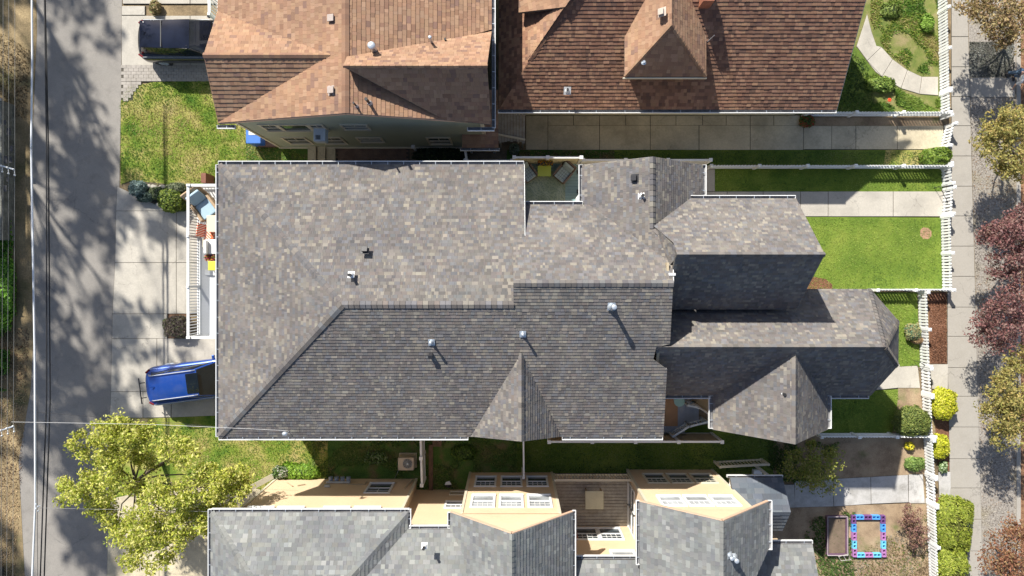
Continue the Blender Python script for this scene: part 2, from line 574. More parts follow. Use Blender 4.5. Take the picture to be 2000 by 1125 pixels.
slabs("side_driveway",
      [quad(1027, 226, 1070, 293)] +
      [quad(a, 226, b, 245) for a, b in ((1070, 1120), (1120, 1171), (1171, 1222), (1222, 1270), (1270, 1320), (1320, 1372), (1372, 1418), (1418, 1465), (1465, 1511), (1511, 1562))] +
      [quad(a, 245, b, 293) for a, b in ((1070, 1171), (1171, 1270), (1270, 1365), (1365, 1465), (1465, 1569))] +
      [quad(a, 246, b, 292) for a, b in ((1569, 1624), (1624, 1671), (1671, 1752), (1752, 1842))], concrete_b)
slabs("front_walk", [quad(a, 374, b, 423) for a, b in ((1378, 1420), (1420, 1490), (1490, 1563), (1563, 1617), (1617, 1744), (1744, 1843))] + [quad(1378, 330, 1396, 374)], concrete)
slabs("curved_walk", [
    [(1672, 92), (1693, 28), (1702, 62), (1712, 92)], [(1672, 90), (1713, 90), (1721, 92), (1693, 119)],
    [(1693, 119), (1721, 92), (1743, 116), (1722, 150)], [(1693, 119), (1722, 150), (1710, 141)], [(1722, 150), (1743, 116), (1772, 137), (1759, 173)],
    [(1759, 173), (1772, 137), (1800, 150), (1795, 184)], [(1795, 184), (1800, 150), (1832, 150), (1832, 187)]], concrete)
slabs("porch_walk", [[(1660, 766), (1750, 706), (1757, 712), (1752, 758)], [(1751, 716), (1792, 714), (1797, 758), (1751, 758)], [(1815, 711), (1851, 711), (1851, 760), (1820, 760)]], concrete)
slabs("garden_walk", [[(1500, 946), (1551, 946), (1553, 991), (1500, 994)], [(1551, 939), (1627, 935), (1628, 989), (1552, 991)], [(1627, 935), (1700, 931), (1701, 984), (1628, 989)],
                      [(1700, 931), (1773, 927), (1774, 981), (1701, 984)], [(1774, 926), (1802, 926), (1806, 983), (1774, 983)], [(1832, 922), (1856, 921), (1857, 970), (1834, 972)]], concrete_g)
sj = [-260, -200, -140, -80, -20, 15, 72, 131, 189, 246, 305, 364, 422, 481, 540, 600, 657, 718, 774, 834, 896, 953, 1014, 1076, 1137, 1198, 1260, 1320]
def sidewalk_x(y):
    l = 1858 if y < 300 else 1850
    if y > 760: l = 1852 + (y - 760) * .012
    return l, 1889 + y * .027
slabs("sidewalk", [[(sidewalk_x(a)[0], a), (sidewalk_x(a)[1], a), (sidewalk_x(b)[1], b), (sidewalk_x(b)[0], b)] for a, b in zip(sj[:-1], sj[1:])], concrete_s, .03)
slabs("street_walk", [[(1893, 152), (1982, 152), (1982, 190), (1894, 190)]], concrete_s, .028)
slabs("rear_driveway", [[(211, 1040), (312, 1040), (311, 1200), (209, 1200)], [(312, 1040), (460, 1040), (460, 1200), (311, 1200)], [(212, 975), (280, 960), (330, 975), (340, 1040), (211, 1040)], [(330, 960), (460, 940), (520, 960), (460, 1040), (340, 1040)]], concrete_b)

# planting strip, kerb and street beyond the pavement
sheet("planting_strip", [(1885, -300), (1984, -300), (1984, 1500), (1920, 1500), (1919, 1125), (1905, 560), (1890, 0)], gravel, .004)
sheet("dark_gravel_bed", [(1893, 82), (1975, 82), (1975, 150), (1893, 150)], M("dark_bed", (.13, .125, .11), .95, .4, 8, 40, .8), .010)  # a square of dark gravel
sheet("street_gutter", [(1992, -400), (2400, -400), (2400, 1600), (1992, 1600)], litter, -.006)
mb = MB(); w0, w1 = G(1984, -300), G(1992, 1500); mb.box(w0.x, w0.y, -.03, w1.x, w1.y, .06)
mb.build("kerb", concrete_s, kind="structure")

# planted ground
sheet("back_lawn", [(236, 196), (250, 172), (300, 160), (480, 156), (480, 345), (470, 362), (330, 368), (258, 352), (236, 360)], lawn_dry, .006)
sheet("side_yard", [(480, 156), (640, 156), (640, 330), (480, 330)], weeds, .004)
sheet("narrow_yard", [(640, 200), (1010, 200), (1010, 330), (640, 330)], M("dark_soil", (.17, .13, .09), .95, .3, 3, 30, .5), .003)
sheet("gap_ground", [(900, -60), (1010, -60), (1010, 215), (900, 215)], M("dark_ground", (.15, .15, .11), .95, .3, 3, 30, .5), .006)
sheet("grass_strip", [(990, 293), (1200, 293), (1200, 326), (990, 326)], weeds, .006)
sheet("grass_strip", [(1200, 293), (1730, 293), (1725, 326), (1200, 326)], lawn, .007)
sheet("grass_strip", [(1730, 293), (1842, 293), (1840, 326), (1725, 326)], lawn_dry, .005)
sheet("front_lawn", [(1396, 328), (1840, 328), (1840, 375), (1396, 375)], lawn_rich, .008)
sheet("front_lawn", [(1480, 423), (1838, 425), (1840, 566), (1480, 566)], lawn_rich, .009)
sheet("porch_bed", [(1560, 545), (1590, 541), (1612, 545), (1625, 555), (1626, 567), (1560, 567)], mulch, .016)
sheet("lawn_scar", [(1797, 449), (1803, 444), (1812, 445), (1819, 452), (1819, 462), (1812, 467), (1803, 467), (1797, 460)], M("bare_round", (.36, .22, .14), .95, .1, 4, 30, .5), .014)
sheet("front_lawn", [(1650, 571), (1791, 571), (1797, 716), (1650, 716)], lawn_rich, .007)
sheet("street_bed", [(1813, 571), (1848, 571), (1849, 710), (1816, 710)], mulch, .007)
sheet("street_bed", [(1822, 762), (1852, 762), (1856, 920), (1832, 920)], mulch, .006)
sheet("street_bed", [(1826, 972), (1858, 972), (1860, 1300), (1830, 1300)], mulch, .006)
sheet("side_lawn", [(1560, 772), (1690, 764), (1754, 760), (1757, 800), (1745, 846), (1560, 846)], lawn_rich, .006)
sheet("shrub_bed", [(1754, 758), (1797, 758), (1806, 848), (1742, 848), (1752, 800)], soil, .010)
sheet("corner_yard", [(1626, 0), (1700, -150), (1832, -150), (1838, 222), (1560, 224)], ground_mat("weedy_sand", [(0.3, (.09, .14, .03)), (.48, (.17, .19, .055)), (.62, (.26, .225, .11)), (.8, (.31, .25, .14))], 1.1, 24, .3, .6), .004)
sheet("corner_grass", [(1560, 222), (1640, 80), (1675, 95), (1712, 146), (1700, 190), (1720, 222)], lawn, .009)
sheet("fence_bed", [(1569, 229), (1840, 229), (1840, 246), (1569, 246)], soil, .004)
sheet("side_grass", [(215, 816), (470, 800), (470, 840), (1010, 840), (1010, 1200), (300, 1200), (240, 1000), (213, 960)], lawn_dry, .003)
sheet("narrow_grass", [(640, 830), (1010, 830), (1010, 965), (640, 965)], weeds, .009)
sheet("narrow_grass", [(1010, 830), (1510, 830), (1510, 945), (1010, 960)], lawn, .0075)
sheet("garden", [(1480, 848), (1812, 848), (1818, 926), (1560, 938), (1480, 946)], soil, .005)
sheet("garden", [(1500, 992), (1774, 983), (1812, 983), (1828, 1300), (1500, 1300)], soil, .005)

# brick paving and three steps along the green wall
bp = MB(); w0, w1 = G(656, 262), G(800, 330); bp.box(w0.x, w0.y, -.02, w1.x, w1.y, .02)
bp = bp.build("brick_patio", joint); bp["kind"] = "structure"
brick_mat = M("paving_bricks", (.19, .125, .095), .9, .25, 2.5, 30, .4)
b = MB(); b.box(-.096, -.046, 0, .096, .046, .03); bm_ = b.mesh("brick", brick_mat)
w0 = G(656, 326); w1 = G(800, 262)
nb = 0
for r in range(14):
    for c in range(18):
        x = w0.x + .11 + c * .2 + (r % 2) * .1; y = w0.y + .06 + r * .1
        if x > w1.x - .1 or nb >= 252: continue
        put("brick", bm_, bp, None, Matrix.Translation((x, y, .012 + R.uniform(-.004, .004)))); nb += 1
steps = empty("garden_steps", G(628, 300), "three broad concrete steps beside the green wall under the air conditioner", "steps")
for a, b_, h in ((601, 617, .32), (619, 635, .22), (637, 655, .12)):
    w0, w1 = P(a, 282, h), P(b_, 326, h)
    bevel(MB().box(w0.x, w0.y, 0, w1.x, w1.y, h).build("step", concrete_b, steps), .015)
# timber edging on the ground between the houses
mb = MB(); w0, w1 = G(838, 868), G(846, 960); mb.box(w0.x, w0.y, 0, w1.x, w1.y, .14)
sl = bevel(mb.build("timber_sleeper", wood_brown), .01); tag(sl, "brown timber sleeper lying on the grass beside the white lattice gate", "timber")
for i, (a, b_, c, d) in enumerate(((845, 862, 853, 872), (850, 858, 855, 868), (866, 872, 848, 856), (881, 890, 848, 858))):
    mb = MB(); w0, w1 = G(a, c), G(b_, d); mb.box(w0.x, w0.y, 0, w1.x, w1.y, .04)
    if i == 1: continue
    o = mb.build("stepping_stone", M("brown_stone", (.20, .12, .09), .9, .2), None)
    tag(o, ["flat brown stepping stone nearest the brown timber sleeper", "", "middle flat stepping stone under the grey roof edge", "flat stepping stone farthest right below the grey roof edge"][i], "stone", "stepping stones in the side yard")


# ------------------------------------------------------------------ blades and leaves
def inside(p, poly):
    c = False; n = len(poly); j = n - 1
    for i in range(n):
        a, b = poly[i], poly[j]
        if (a[1] > p[1]) != (b[1] > p[1]) and p[0] < (b[0] - a[0]) * (p[1] - a[1]) / (b[1] - a[1]) + a[0]: c = not c
        j = i
    return c


def jit(c, v, r=R):
    k = 1 + r.uniform(-v, v)
    return (c[0] * k * (1 + r.uniform(-.03, .03)), c[1] * k, c[2] * k * (1 + r.uniform(-.04, .04)))


def blades(name, polypx, n, cols, L=.07, W=.03, seed=1, z=0.0, patch=None, mat=None, kind="stuff"):
    r = random.Random(seed); poly = [tuple(G(*q).xy) for q in polypx]
    xs = [p[0] for p in poly]; ys = [p[1] for p in poly]
    mb = MB(); k = 0; tries = 0
    import mathutils.noise as mn
    while k < n and tries < n * 6:
        tries += 1
        x = r.uniform(min(xs), max(xs)); y = r.uniform(min(ys), max(ys))
        if not inside((x, y), poly): continue
        v = mn.noise(Vector((x * 1.1 + seed, y * 1.1, 0)))
        v2 = mn.noise(Vector((x * .35 + seed, y * .35, 4)))
        if patch and v < patch * r.uniform(.4, 1.6): continue
        k += 1
        a = r.uniform(0, 6.283); l = L * r.uniform(.5, 1.4); w = W * r.uniform(.6, 1.3); t = r.uniform(.2, 1.1)
        d = Vector((math.cos(a), math.sin(a), 0)); s = Vector((-d.y, d.x, 0))
        p = Vector((x, y, z + .004))
        i = min(len(cols) - 1, max(0, int((v * .6 + v2 * .8 + .5 + r.uniform(-.3, .3)) * len(cols))))
        mb.poly([p - s * w * .5, p + s * w * .5, p + d * l * t + Vector((0, 0, l * .7))], jit(cols[i], .25, r))
    o = mb.build(name, mat or grassm, kind=kind)
    return o


g_rich = [(.08, .15, .025), (.125, .215, .032), (.185, .275, .045), (.27, .34, .07)]
g_mid = [(.045, .09, .02), (.08, .145, .03), (.125, .19, .045), (.19, .23, .07)]
g_dry = [(.07, .16, .02), (.14, .25, .03), (.27, .31, .06), (.42, .36, .15)]
g_dirt = [(.12, .09, .05), (.2, .15, .08), (.28, .21, .12), (.10, .14, .03)]
blades("grass", [(236, 196), (250, 172), (300, 160), (500, 156), (520, 260), (600, 310), (480, 330), (470, 352), (330, 362), (258, 352), (236, 360)], 16000, g_dry, .09, .035, 3)
blades("grass", [(1480, 426), (1838, 428), (1840, 564), (1480, 564)], 15000, g_rich, .06, .03, 4)
blades("grass", [(1396, 330), (1838, 330), (1838, 373), (1396, 373)], 7000, g_rich, .06, .03, 5)
blades("grass", [(1200, 296), (1840, 296), (1840, 324), (1200, 324)], 6000, g_mid, .07, .03, 6)
blades("grass", [(1000, 296), (1200, 296), (1200, 324), (1000, 324)], 1600, g_dirt, .09, .04, 7)
blades("grass", [(1680, 571), (1791, 571), (1797, 714), (1690, 714)], 4500, g_rich, .08, .03, 8)
blades("grass", [(1580, 772), (1690, 764), (1754, 760), (1757, 800), (1745, 846), (1580, 846)], 5000, g_rich, .07, .03, 9)
blades("grass", [(310, 830), (640, 850), (640, 955), (500, 960), (440, 940), (320, 900), (215, 870), (215, 822)], 9000, g_dry, .08, .035, 10)
blades("grass", [(610, 850), (1010, 850), (1010, 960), (610, 960)], 9000, g_mid, .10, .045, 11, patch=-.05)
blades("grass", [(1010, 850), (1520, 850), (1530, 950), (1010, 950)], 12000, g_mid, .09, .04, 12)
blades("ground_cover", [(560, 900), (620, 915), (620, 945), (540, 945), (530, 930)], 1500, [(.13, .26, .02), (.2, .36, .03), (.26, .42, .05)], .16, .08, 13)
blades("ground_cover", [(1712, 146), (1740, 170), (1800, 196), (1838, 192), (1838, 218), (1700, 218), (1690, 150)], 4200, [(.09, .18, .03), (.18, .28, .04), (.28, .36, .08)], .16, .06, 14, patch=-.1)
blades("ground_cover", [(1700, 0), (1832, 0), (1836, 150), (1780, 138), (1730, 100), (1700, 40)], 7500, g_dry, .11, .045, 15, patch=-.12)
blades("ground_cover", [(1560, 222), (1640, 90), (1690, 120), (1712, 222)], 3200, g_mid, .13, .05, 16)
blades("ground_cover", [(1500, 862), (1640, 862), (1600, 940), (1500, 940)], 3000, g_mid, .14, .05, 17, patch=-.1)
blades("ground_cover", [(1580, 1000), (1668, 1000), (1668, 1125), (1560, 1125)], 3000, g_mid, .14, .06, 18, patch=-.1)
blades("ground_cover", [(1668, 1085), (1815, 1000), (1822, 1130), (1650, 1130)], 2500, g_dirt + [(.3, .26, .2)], .1, .06, 19)
blades("leaf_scatter", [(1893, 190), (1984, 190), (1984, 1125), (1921, 1125), (1906, 560)], 9000, [(.12, .10, .085), (.26, .22, .19), (.42, .38, .33), (.30, .2, .12)], .05, .045, 20)
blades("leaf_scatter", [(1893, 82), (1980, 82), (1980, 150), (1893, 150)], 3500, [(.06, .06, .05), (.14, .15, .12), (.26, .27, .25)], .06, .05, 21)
blades("leaf_scatter", [(1815, 573), (1848, 573), (1849, 708), (1817, 708)], 3000, [(.10, .045, .025), (.25, .12, .07), (.36, .2, .13)], .05, .04, 22)
blades("leaf_scatter", [(0, 60), (60, 100), (52, 230), (0, 230)], 1500, [(.12, .08, .04), (.3, .22, .11), (.42, .33, .18)], .07, .05, 23)
blades("leaf_scatter", [(0, 640), (58, 640), (50, 800), (30, 1125), (0, 1125)], 3500, [(.12, .07, .045), (.3, .2, .12), (.45, .33, .2)], .06, .05, 24)
blades("ivy", [(-60, 205), (2, 205), (6, 380), (30, 430), (36, 560), (22, 760), (-60, 780)], 7000, [(.03, .08, .012), (.06, .16, .015), (.11, .25, .02)], .2, .14, 25, z=.25, patch=-.25)


def leaf_cloud(mb, c, rad, n, size, cols, r, flat=.5, top=None):
    """n leaves in a clump"""
    c = Vector(c)
    for _ in range(n):
        d = Vector((r.gauss(0, 1), r.gauss(0, 1), r.gauss(0, 1) * .7))
        d.normalize(); p = c + d * rad * (r.random() ** .45)
        nrm = Vector((r.gauss(0, 1), r.gauss(0, 1), r.gauss(0, 1) + flat * 2)).normalized()
        a = nrm.cross(Vector((r.gauss(0, 1), r.gauss(0, 1), r.gauss(0, 1)))).normalized(); b = nrm.cross(a)
        s = size * r.uniform(.6, 1.35)
        col = jit(cols[r.randrange(len(cols))], .22, r)
        k = s * .5
        mb.faces([p - a * s, p + b * k - nrm * k * .3, p + a * s, p - b * k - nrm * k * .3], [(0, 1, 2), (0, 2, 3)], col)


def tree(name, label, cat, base, fork, lobes, cols, size=.1, leaf_n=9, clump=.28, trunk_r=.16, seed=1, group=None, mat=None, barkm=None, twigs=True, flat=.5, density=1.0):
    """trunk and limbs to every lobe; a lobe is (x, y, z, rx, ry, rz, number of clumps)"""
    r = random.Random(seed)
    root = empty(name, base, label, cat, group)
    base = Vector(base); fork = Vector(fork)
    tb = MB(); lb = MB()
    mid = base.lerp(fork, .5) + Vector((r.uniform(-.1, .1), r.uniform(-.1, .1), 0))
    tb.tube([base, mid, fork], [trunk_r * 1.25, trunk_r, trunk_r * .8], 9)
    for (x, y, z, rx, ry, rz, n) in lobes:
        c = Vector((x, y, z))
        q = fork.lerp(c, .55) + Vector((r.uniform(-.25, .25), r.uniform(-.25, .25), -.12 * rz))
        tb.tube([fork, fork.lerp(q, .5) + Vector((r.uniform(-.15, .15), r.uniform(-.15, .15), .05)), q, c - Vector((0, 0, rz * .3))], [trunk_r * .6, trunk_r * .45, trunk_r * .32, trunk_r * .15], 6)
        for k in range(n):
            d = Vector((r.gauss(0, 1), r.gauss(0, 1), r.gauss(0, .9)))
            if d.length < .01: continue
            d.normalize(); u = r.random() ** .33
            if d.z < -.35: u *= .7
            e = c + Vector((d.x * rx, d.y * ry, d.z * rz)) * u
            if twigs and k % 2 == 0:
                tb.tube([q.lerp(c, r.random()), (q + e) / 2 + Vector((r.uniform(-.1, .1), r.uniform(-.1, .1), r.uniform(-.1, .15))), e], [trunk_r * .14, trunk_r * .09, .008], 4, cap=False)
            cc = [jit(col, .14, r) for col in cols]
            leaf_cloud(lb, e, clump * r.uniform(.7, 1.3), int(leaf_n * r.uniform(.6, 1.4)), size, cc, r, flat)
    tb.build("trunk", barkm or bark, root, smooth=True)
    lb.build("crown", mat or leafm, root)
    return root


import mathutils.noise as mnoise


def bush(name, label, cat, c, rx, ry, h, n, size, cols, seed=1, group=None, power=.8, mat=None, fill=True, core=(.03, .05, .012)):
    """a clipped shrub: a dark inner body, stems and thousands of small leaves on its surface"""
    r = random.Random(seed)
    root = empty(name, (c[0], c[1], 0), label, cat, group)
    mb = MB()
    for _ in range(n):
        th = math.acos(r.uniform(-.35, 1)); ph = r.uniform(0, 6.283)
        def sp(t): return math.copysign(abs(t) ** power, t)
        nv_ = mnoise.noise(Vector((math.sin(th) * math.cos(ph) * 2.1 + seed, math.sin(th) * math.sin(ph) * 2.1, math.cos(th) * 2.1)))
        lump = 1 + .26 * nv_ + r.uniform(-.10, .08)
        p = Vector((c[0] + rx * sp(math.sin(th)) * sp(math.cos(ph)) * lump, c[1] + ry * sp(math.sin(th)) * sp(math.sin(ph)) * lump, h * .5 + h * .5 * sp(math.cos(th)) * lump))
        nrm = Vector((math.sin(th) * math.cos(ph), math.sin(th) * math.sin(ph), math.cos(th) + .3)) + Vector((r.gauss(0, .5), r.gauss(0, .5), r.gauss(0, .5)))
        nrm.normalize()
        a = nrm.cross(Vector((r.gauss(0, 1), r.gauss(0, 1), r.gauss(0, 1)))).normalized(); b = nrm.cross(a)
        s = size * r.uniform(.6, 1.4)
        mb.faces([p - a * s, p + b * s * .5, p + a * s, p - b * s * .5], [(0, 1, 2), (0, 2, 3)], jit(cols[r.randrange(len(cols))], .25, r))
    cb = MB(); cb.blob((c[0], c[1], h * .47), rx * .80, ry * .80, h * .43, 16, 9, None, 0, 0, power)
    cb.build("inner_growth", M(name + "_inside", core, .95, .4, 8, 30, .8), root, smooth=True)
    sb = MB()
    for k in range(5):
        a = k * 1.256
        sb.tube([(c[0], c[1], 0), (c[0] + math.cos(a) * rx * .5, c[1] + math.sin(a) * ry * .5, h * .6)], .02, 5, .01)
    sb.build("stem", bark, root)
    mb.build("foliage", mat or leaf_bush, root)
    return root

# ------------------------------------------------------------------ shingled roofs
def clip_convex(pts, tri):
    """2-D polygon cut by a counter-clockwise triangle"""
    out = pts
    for i in range(3):
        a = tri[i]; b = tri[(i + 1) % 3]
        ex, ey = b[0] - a[0], b[1] - a[1]
        inp = out; out = []
        if not inp: break
        for k in range(len(inp)):
            p = inp[k]; q = inp[(k + 1) % len(inp)]
            dp = ex * (p[1] - a[1]) - ey * (p[0] - a[0]); dq = ex * (q[1] - a[1]) - ey * (q[0] - a[0])
            if dp >= 0: out.append(p)
            if (dp >= 0) != (dq >= 0):
                t = dp / (dp - dq)
                out.append((p[0] + (q[0] - p[0]) * t, p[1] + (q[1] - p[1]) * t))
    return out


underlay = M("roof_underlay", (.10, .092, .085), .9, .2, 4, 30, .2)
PAL_GREY = [((0.146, 0.132, 0.128), 10), ((0.161, 0.149, 0.143), 9), ((0.131, 0.121, 0.118), 6), ((0.140, 0.138, 0.146), 6), ((0.158, 0.157, 0.164), 4),
            ((0.188, 0.174, 0.158), 4), ((0.241, 0.220, 0.191), 2.6), ((0.214, 0.195, 0.172), 2.6), ((0.158, 0.137, 0.129), 2), ((0.118, 0.113, 0.117), 3)]
PAL_BROWN = [((0.330, 0.204, 0.133), 9), ((0.302, 0.180, 0.118), 6), ((0.359, 0.227, 0.149), 5), ((0.264, 0.156, 0.106), 3), ((0.225, 0.139, 0.106), 1.5)]
PAL_BROWN2 = [((0.274, 0.155, 0.104), 6), ((0.226, 0.124, 0.085), 6), ((0.178, 0.097, 0.070), 4), ((0.312, 0.184, 0.119), 3), ((0.144, 0.085, 0.065), 2)]
PAL_BLUE = [((0.176, 0.184, 0.186), 8), ((0.194, 0.201, 0.202), 7), ((0.162, 0.167, 0.172), 6), ((0.225, 0.234, 0.230), 3), ((0.148, 0.154, 0.162), 3), ((0.254, 0.262, 0.254), 1.2), ((0.181, 0.182, 0.178), 3)]
PAL_SHADED_BLUE = [((.105, .122, .150), 6), ((.13, .148, .175), 4), ((.09, .102, .125), 4), ((.16, .175, .195), 2)]  # bluer porch shingles, their colour darkened to stand in for shade on that roof


def pick(pal, r):
    t = r.random() * sum(w for _, w in pal)
    for c, w in pal:
        t -= w
        if t <= 0: return c
    return pal[-1][0]


def fit_plane(pts):
    n = Vector((0, 0, 0)); k = len(pts); c = sum(pts, Vector()) / k
    for i in range(k): n += (pts[i] - c).cross(pts[(i + 1) % k] - c)
    n.normalize()
    return c, (n if n.z > 0 else -n)


class Roof:
    def __init__(self, house, pal, mat, course, wmin, wmax, seed, tilt=.017, fascia=None):
        self.house = house; self.pal = pal; self.mat = mat; self.e = course; self.wmin = wmin; self.wmax = wmax
        self.r = random.Random(seed); self.tilt = tilt
        self.deck = MB(); self.field = MB(); self.cand = []; self.caps = []; self.gut = []; self.fascia = fascia or underlay
        self.unit = {}

    def face(self, pts, e=None, thick=.16, down=None):
        pts = [Vector(p) for p in pts]
        c, n = fit_plane(pts)
        k = len(pts)
        pts = [p - n * ((p - c).dot(n)) for p in pts]
        # the eave runs level; v points down the slope
        v = Vector((n.x, n.y, 0))
        if v.length < 1e-4: v = Vector((0, -1, 0))
        v.normalize(); u = v.cross(Vector((0, 0, 1))).normalized()
        v = n.cross(u) if n.cross(u).z < 0 else -(n.cross(u))
        v.normalize(); u = v.cross(n).normalized()
        dd = [p - n * .004 for p in pts]; kk = len(dd)
        if sum(dd[i].x * dd[(i + 1) % kk].y - dd[(i + 1) % kk].x * dd[i].y for i in range(kk)) < 0: dd.reverse()
        self.deck.faces(dd + [p - Vector((0, 0, thick)) for p in dd], [tuple(range(kk)), tuple(reversed(range(kk, 2 * kk)))] + [(i, kk + i, kk + (i + 1) % kk, (i + 1) % kk) for i in range(kk)])
        q = [((p - c).dot(u), (p - c).dot(v)) for p in pts]
        if sum(q[i][0] * q[(i + 1) % k][1] - q[(i + 1) % k][0] * q[i][1] for i in range(k)) < 0: q.reverse()
        tris = []
        for t in tessellate_polygon([[Vector((a, b, 0)) for a, b in q]]):
            T = [q[i] for i in t]
            if (T[1][0] - T[0][0]) * (T[2][1] - T[0][1]) - (T[1][1] - T[0][1]) * (T[2][0] - T[0][0]) < 0: T.reverse()
            tris.append(T)
        e = e or self.e
        v1 = max(p[1] for p in q); v0 = min(p[1] for p in q); u0 = min(p[0] for p in q); u1 = max(p[0] for p in q)
        r = self.r; row = 0; vb = v1 + .02
        tl = self.tilt
        while vb > v0:
            ub = u0 - r.random() * self.wmax
            run = 0
            while ub < u1:
                if run > 0 and r.random() < .0: pass
                w = r.uniform(self.wmin, self.wmax) if r.random() < .75 else r.uniform(self.wmin, self.wmin * 1.3)
                col = pick(self.pal, r); col = jit(col, .10, r)
                lift = tl * r.uniform(.75, 1.25)
                a, b = ub + .002, ub + w - .002; t, bt = vb - e, vb + r.uniform(-.006, .004)
                corners = [(a, t), (b, t), (b, bt), (a, bt)]
                ins = [inside(p, q) for p in corners]
                def lf(p): return .003 + lift * max(0, (p[1] - t) / e)
                if all(ins) and inside(((a + b) / 2, (t + bt) / 2), q):
                    self.cand.append((c, u, v, n, a, b, t, bt, lift, col))
                elif any(ins) or True:
                    for T in tris:
                        pl = clip_convex(corners, T)
                        if len(pl) >= 3: self.emit(pl, c, u, v, n, lf, col)
                ub += w
            vb -= e; row += 1
        return self

    def emit(self, pl, c, u, v, n, lf, col):
        m = len(pl)
        top = [c + u * p[0] + v * p[1] + n * lf(p) for p in pl]
        bot = [c + u * p[0] + v * p[1] - n * .002 for p in pl]
        fs = [tuple(range(m))] + [(i, m + i, m + (i + 1) % m, (i + 1) % m) for i in range(m)]
        self.field.faces(top + bot, fs, col)

    def cap(self, a, b, na, nb, w=.15, step=.2, pal=None, lift=.034):
        """ridge or hip covered with folded cap shingles; na, nb are directions down the two slopes, across the ridge"""
        self.caps.append((Vector(a), Vector(b), Vector(na).normalized(), Vector(nb).normalized(), w, step, pal or self.pal, lift))

    def gutter(self, a, b, out, width=.13, strap=.62):
        self.gut.append((Vector(a), Vector(b), Vector(out).normalized(), width, strap))

    def finish(self, n_single=290, near=None):
        roof = self.deck.build("roof", self.fascia, self.house)
        r = self.r
        near = Vector(near) if near else Vector((0, 0, H))
        self.cand.sort(key=lambda s: ((s[0] + s[1] * s[4] + s[2] * s[6]) - near).length_squared / max(.05, s[3].dot((near - s[0]).normalized())))
        units = {}
        count = 0
        # those that show largest are objects of their own; the rest is one mesh
        for i, (c, u, v, n, a, b, t, bt, lift, col) in enumerate(self.cand):
            if i < n_single:
                k = r.randrange(12); wq = round((b - a) / .04)
                key = (k, wq)
                if key not in units:
                    if k not in self.unit: self.unit[k] = jit(pick(self.pal, r), .08, r)
                    m = MB(); w = wq * .04
                    m.faces([(0, 0, .003), (w, 0, .003), (w, self.e, self.tilt + .003), (0, self.e, self.tilt + .003), (0, 0, -.002), (w, 0, -.002), (w, self.e, -.002), (0, self.e, -.002)],
                            [(3, 2, 1, 0), (4, 5, 6, 7), (0, 1, 5, 4), (1, 2, 6, 5), (2, 3, 7, 6), (3, 0, 4, 7)], self.unit[k])
                    units[key] = m.mesh("shingle", self.mat)
                o = c + u * a + v * t
                sx = (b - a) / (wq * .04)
                mt = Matrix(((u.x * sx, v.x, n.x, o.x), (u.y * sx, v.y, n.y, o.y), (u.z * sx, v.z, n.z, o.z), (0, 0, 0, 1)))
                put("shingle", units[key], roof, None, mt)
            else:
                def lf(p): return .003 + lift * max(0, (p[1] - t) / (bt - t))
                self.emit([(a, t), (b, t), (b, bt), (a, bt)], c, u, v, n, lf, col)
        self.field.build("shingle_field", self.mat, roof, kind="stuff")
        nc = 0; rest = MB()
        for a, b, na, nb, w, step, pal, lift in self.caps:
            d = (b - a); L = d.length; d.normalize(); k = max(1, int(L / step)); st = L / k
            up = -(na + nb); up = Vector((0, 0, 1)) if up.length < .02 else up.normalized()
            if up.z < 0: up = -up
            ms = {}
            for i in range(k):
                o = a + d * st * i + up * lift
                key = r.randrange(6)
                def geo(o, col, mb):
                    x0 = o; x1 = o + d * (st * 1.10) + up * (.022 if lift > .02 else .006)
                    pts = [x0, x0 + na * w, x1 + na * w, x1, x0 + nb * w, x1 + nb * w]
                    q = [p - up * .014 for p in pts]
                    mb.faces(pts + q, [(0, 1, 2, 3), (3, 5, 4, 0), (1, 0, 6, 7), (0, 4, 10, 6), (3, 2, 8, 9), (5, 3, 9, 11), (2, 1, 7, 8), (4, 5, 11, 10)], col)
                if nc < 280:
                    if key not in ms:
                        m = MB(); geo(Vector((0, 0, 0)), jit(sc(pick(pal, r), .95), .08, r), m); ms[key] = m.mesh("ridge_cap", self.mat)
                    put("ridge_cap", ms[key], roof, None, Matrix.Translation(o)); nc += 1
                else:
                    geo(o, jit(pick(pal, r), .08, r), rest)
        if rest.v: rest.build("ridge_cap_row", self.mat, roof, kind="stuff")
        for a, b, out, w, strap in self.gut:
            d = (b - a); L = d.length; d.normalize(); up = Vector((0, 0, 1))
            g = MB()
            g.obox((a + b) / 2 + out * w / 2 - up * .11, d, out, up, L / 2, w / 2, .006, mi=1)
            g.obox((a + b) / 2 + out * w - up * .055, d, out, up, L / 2 + .004, .014, .062)
            g.obox((a + b) / 2 - out * .006 - up * .06, d, out, up, L / 2, .006, .055, mi=1)
            for e_, s in ((a, -1), (b, 1)):
                g.obox(e_ + out * w / 2 - up * .055, d, out, up, .006, w / 2 + .012, .058)
            go = g.build("gutter", [white, gutter_in], self.house)
            k = int(L / strap)
            if k > 0:
                m = MB(); m.obox(Vector(), out, d, up, w / 2, .011, .006); me = m.mesh("strap", galv)
                for i in range(k):
                    put("strap", me, go, None, Matrix.Translation(a + d * (L * (i + .5) / k + r.uniform(-.03, .03)) + out * w / 2 - up * .004))
        return roof


def gable(mb, a, b, apex_z, z0=0.0, t=.12, inward=(0, 1, 0)):
    """gable wall from eave point a to b (each with its own z), rising to an apex half way"""
    a = Vector(a); b = Vector(b); m = (a + b) / 2; m.z = apex_z
    n = Vector(inward).normalized()
    mb.solid([(a.x, a.y, z0), (b.x, b.y, z0), tuple(b), tuple(m), tuple(a)], -n, t)


def downhill(pa, pb, third):
    """direction across the edge pa-pb lying in the plane that also holds third"""
    pa, pb, third = Vector(pa), Vector(pb), Vector(third)
    d = (pb - pa).normalized(); w = third - pa
    return (w - d * w.dot(d)).normalized()


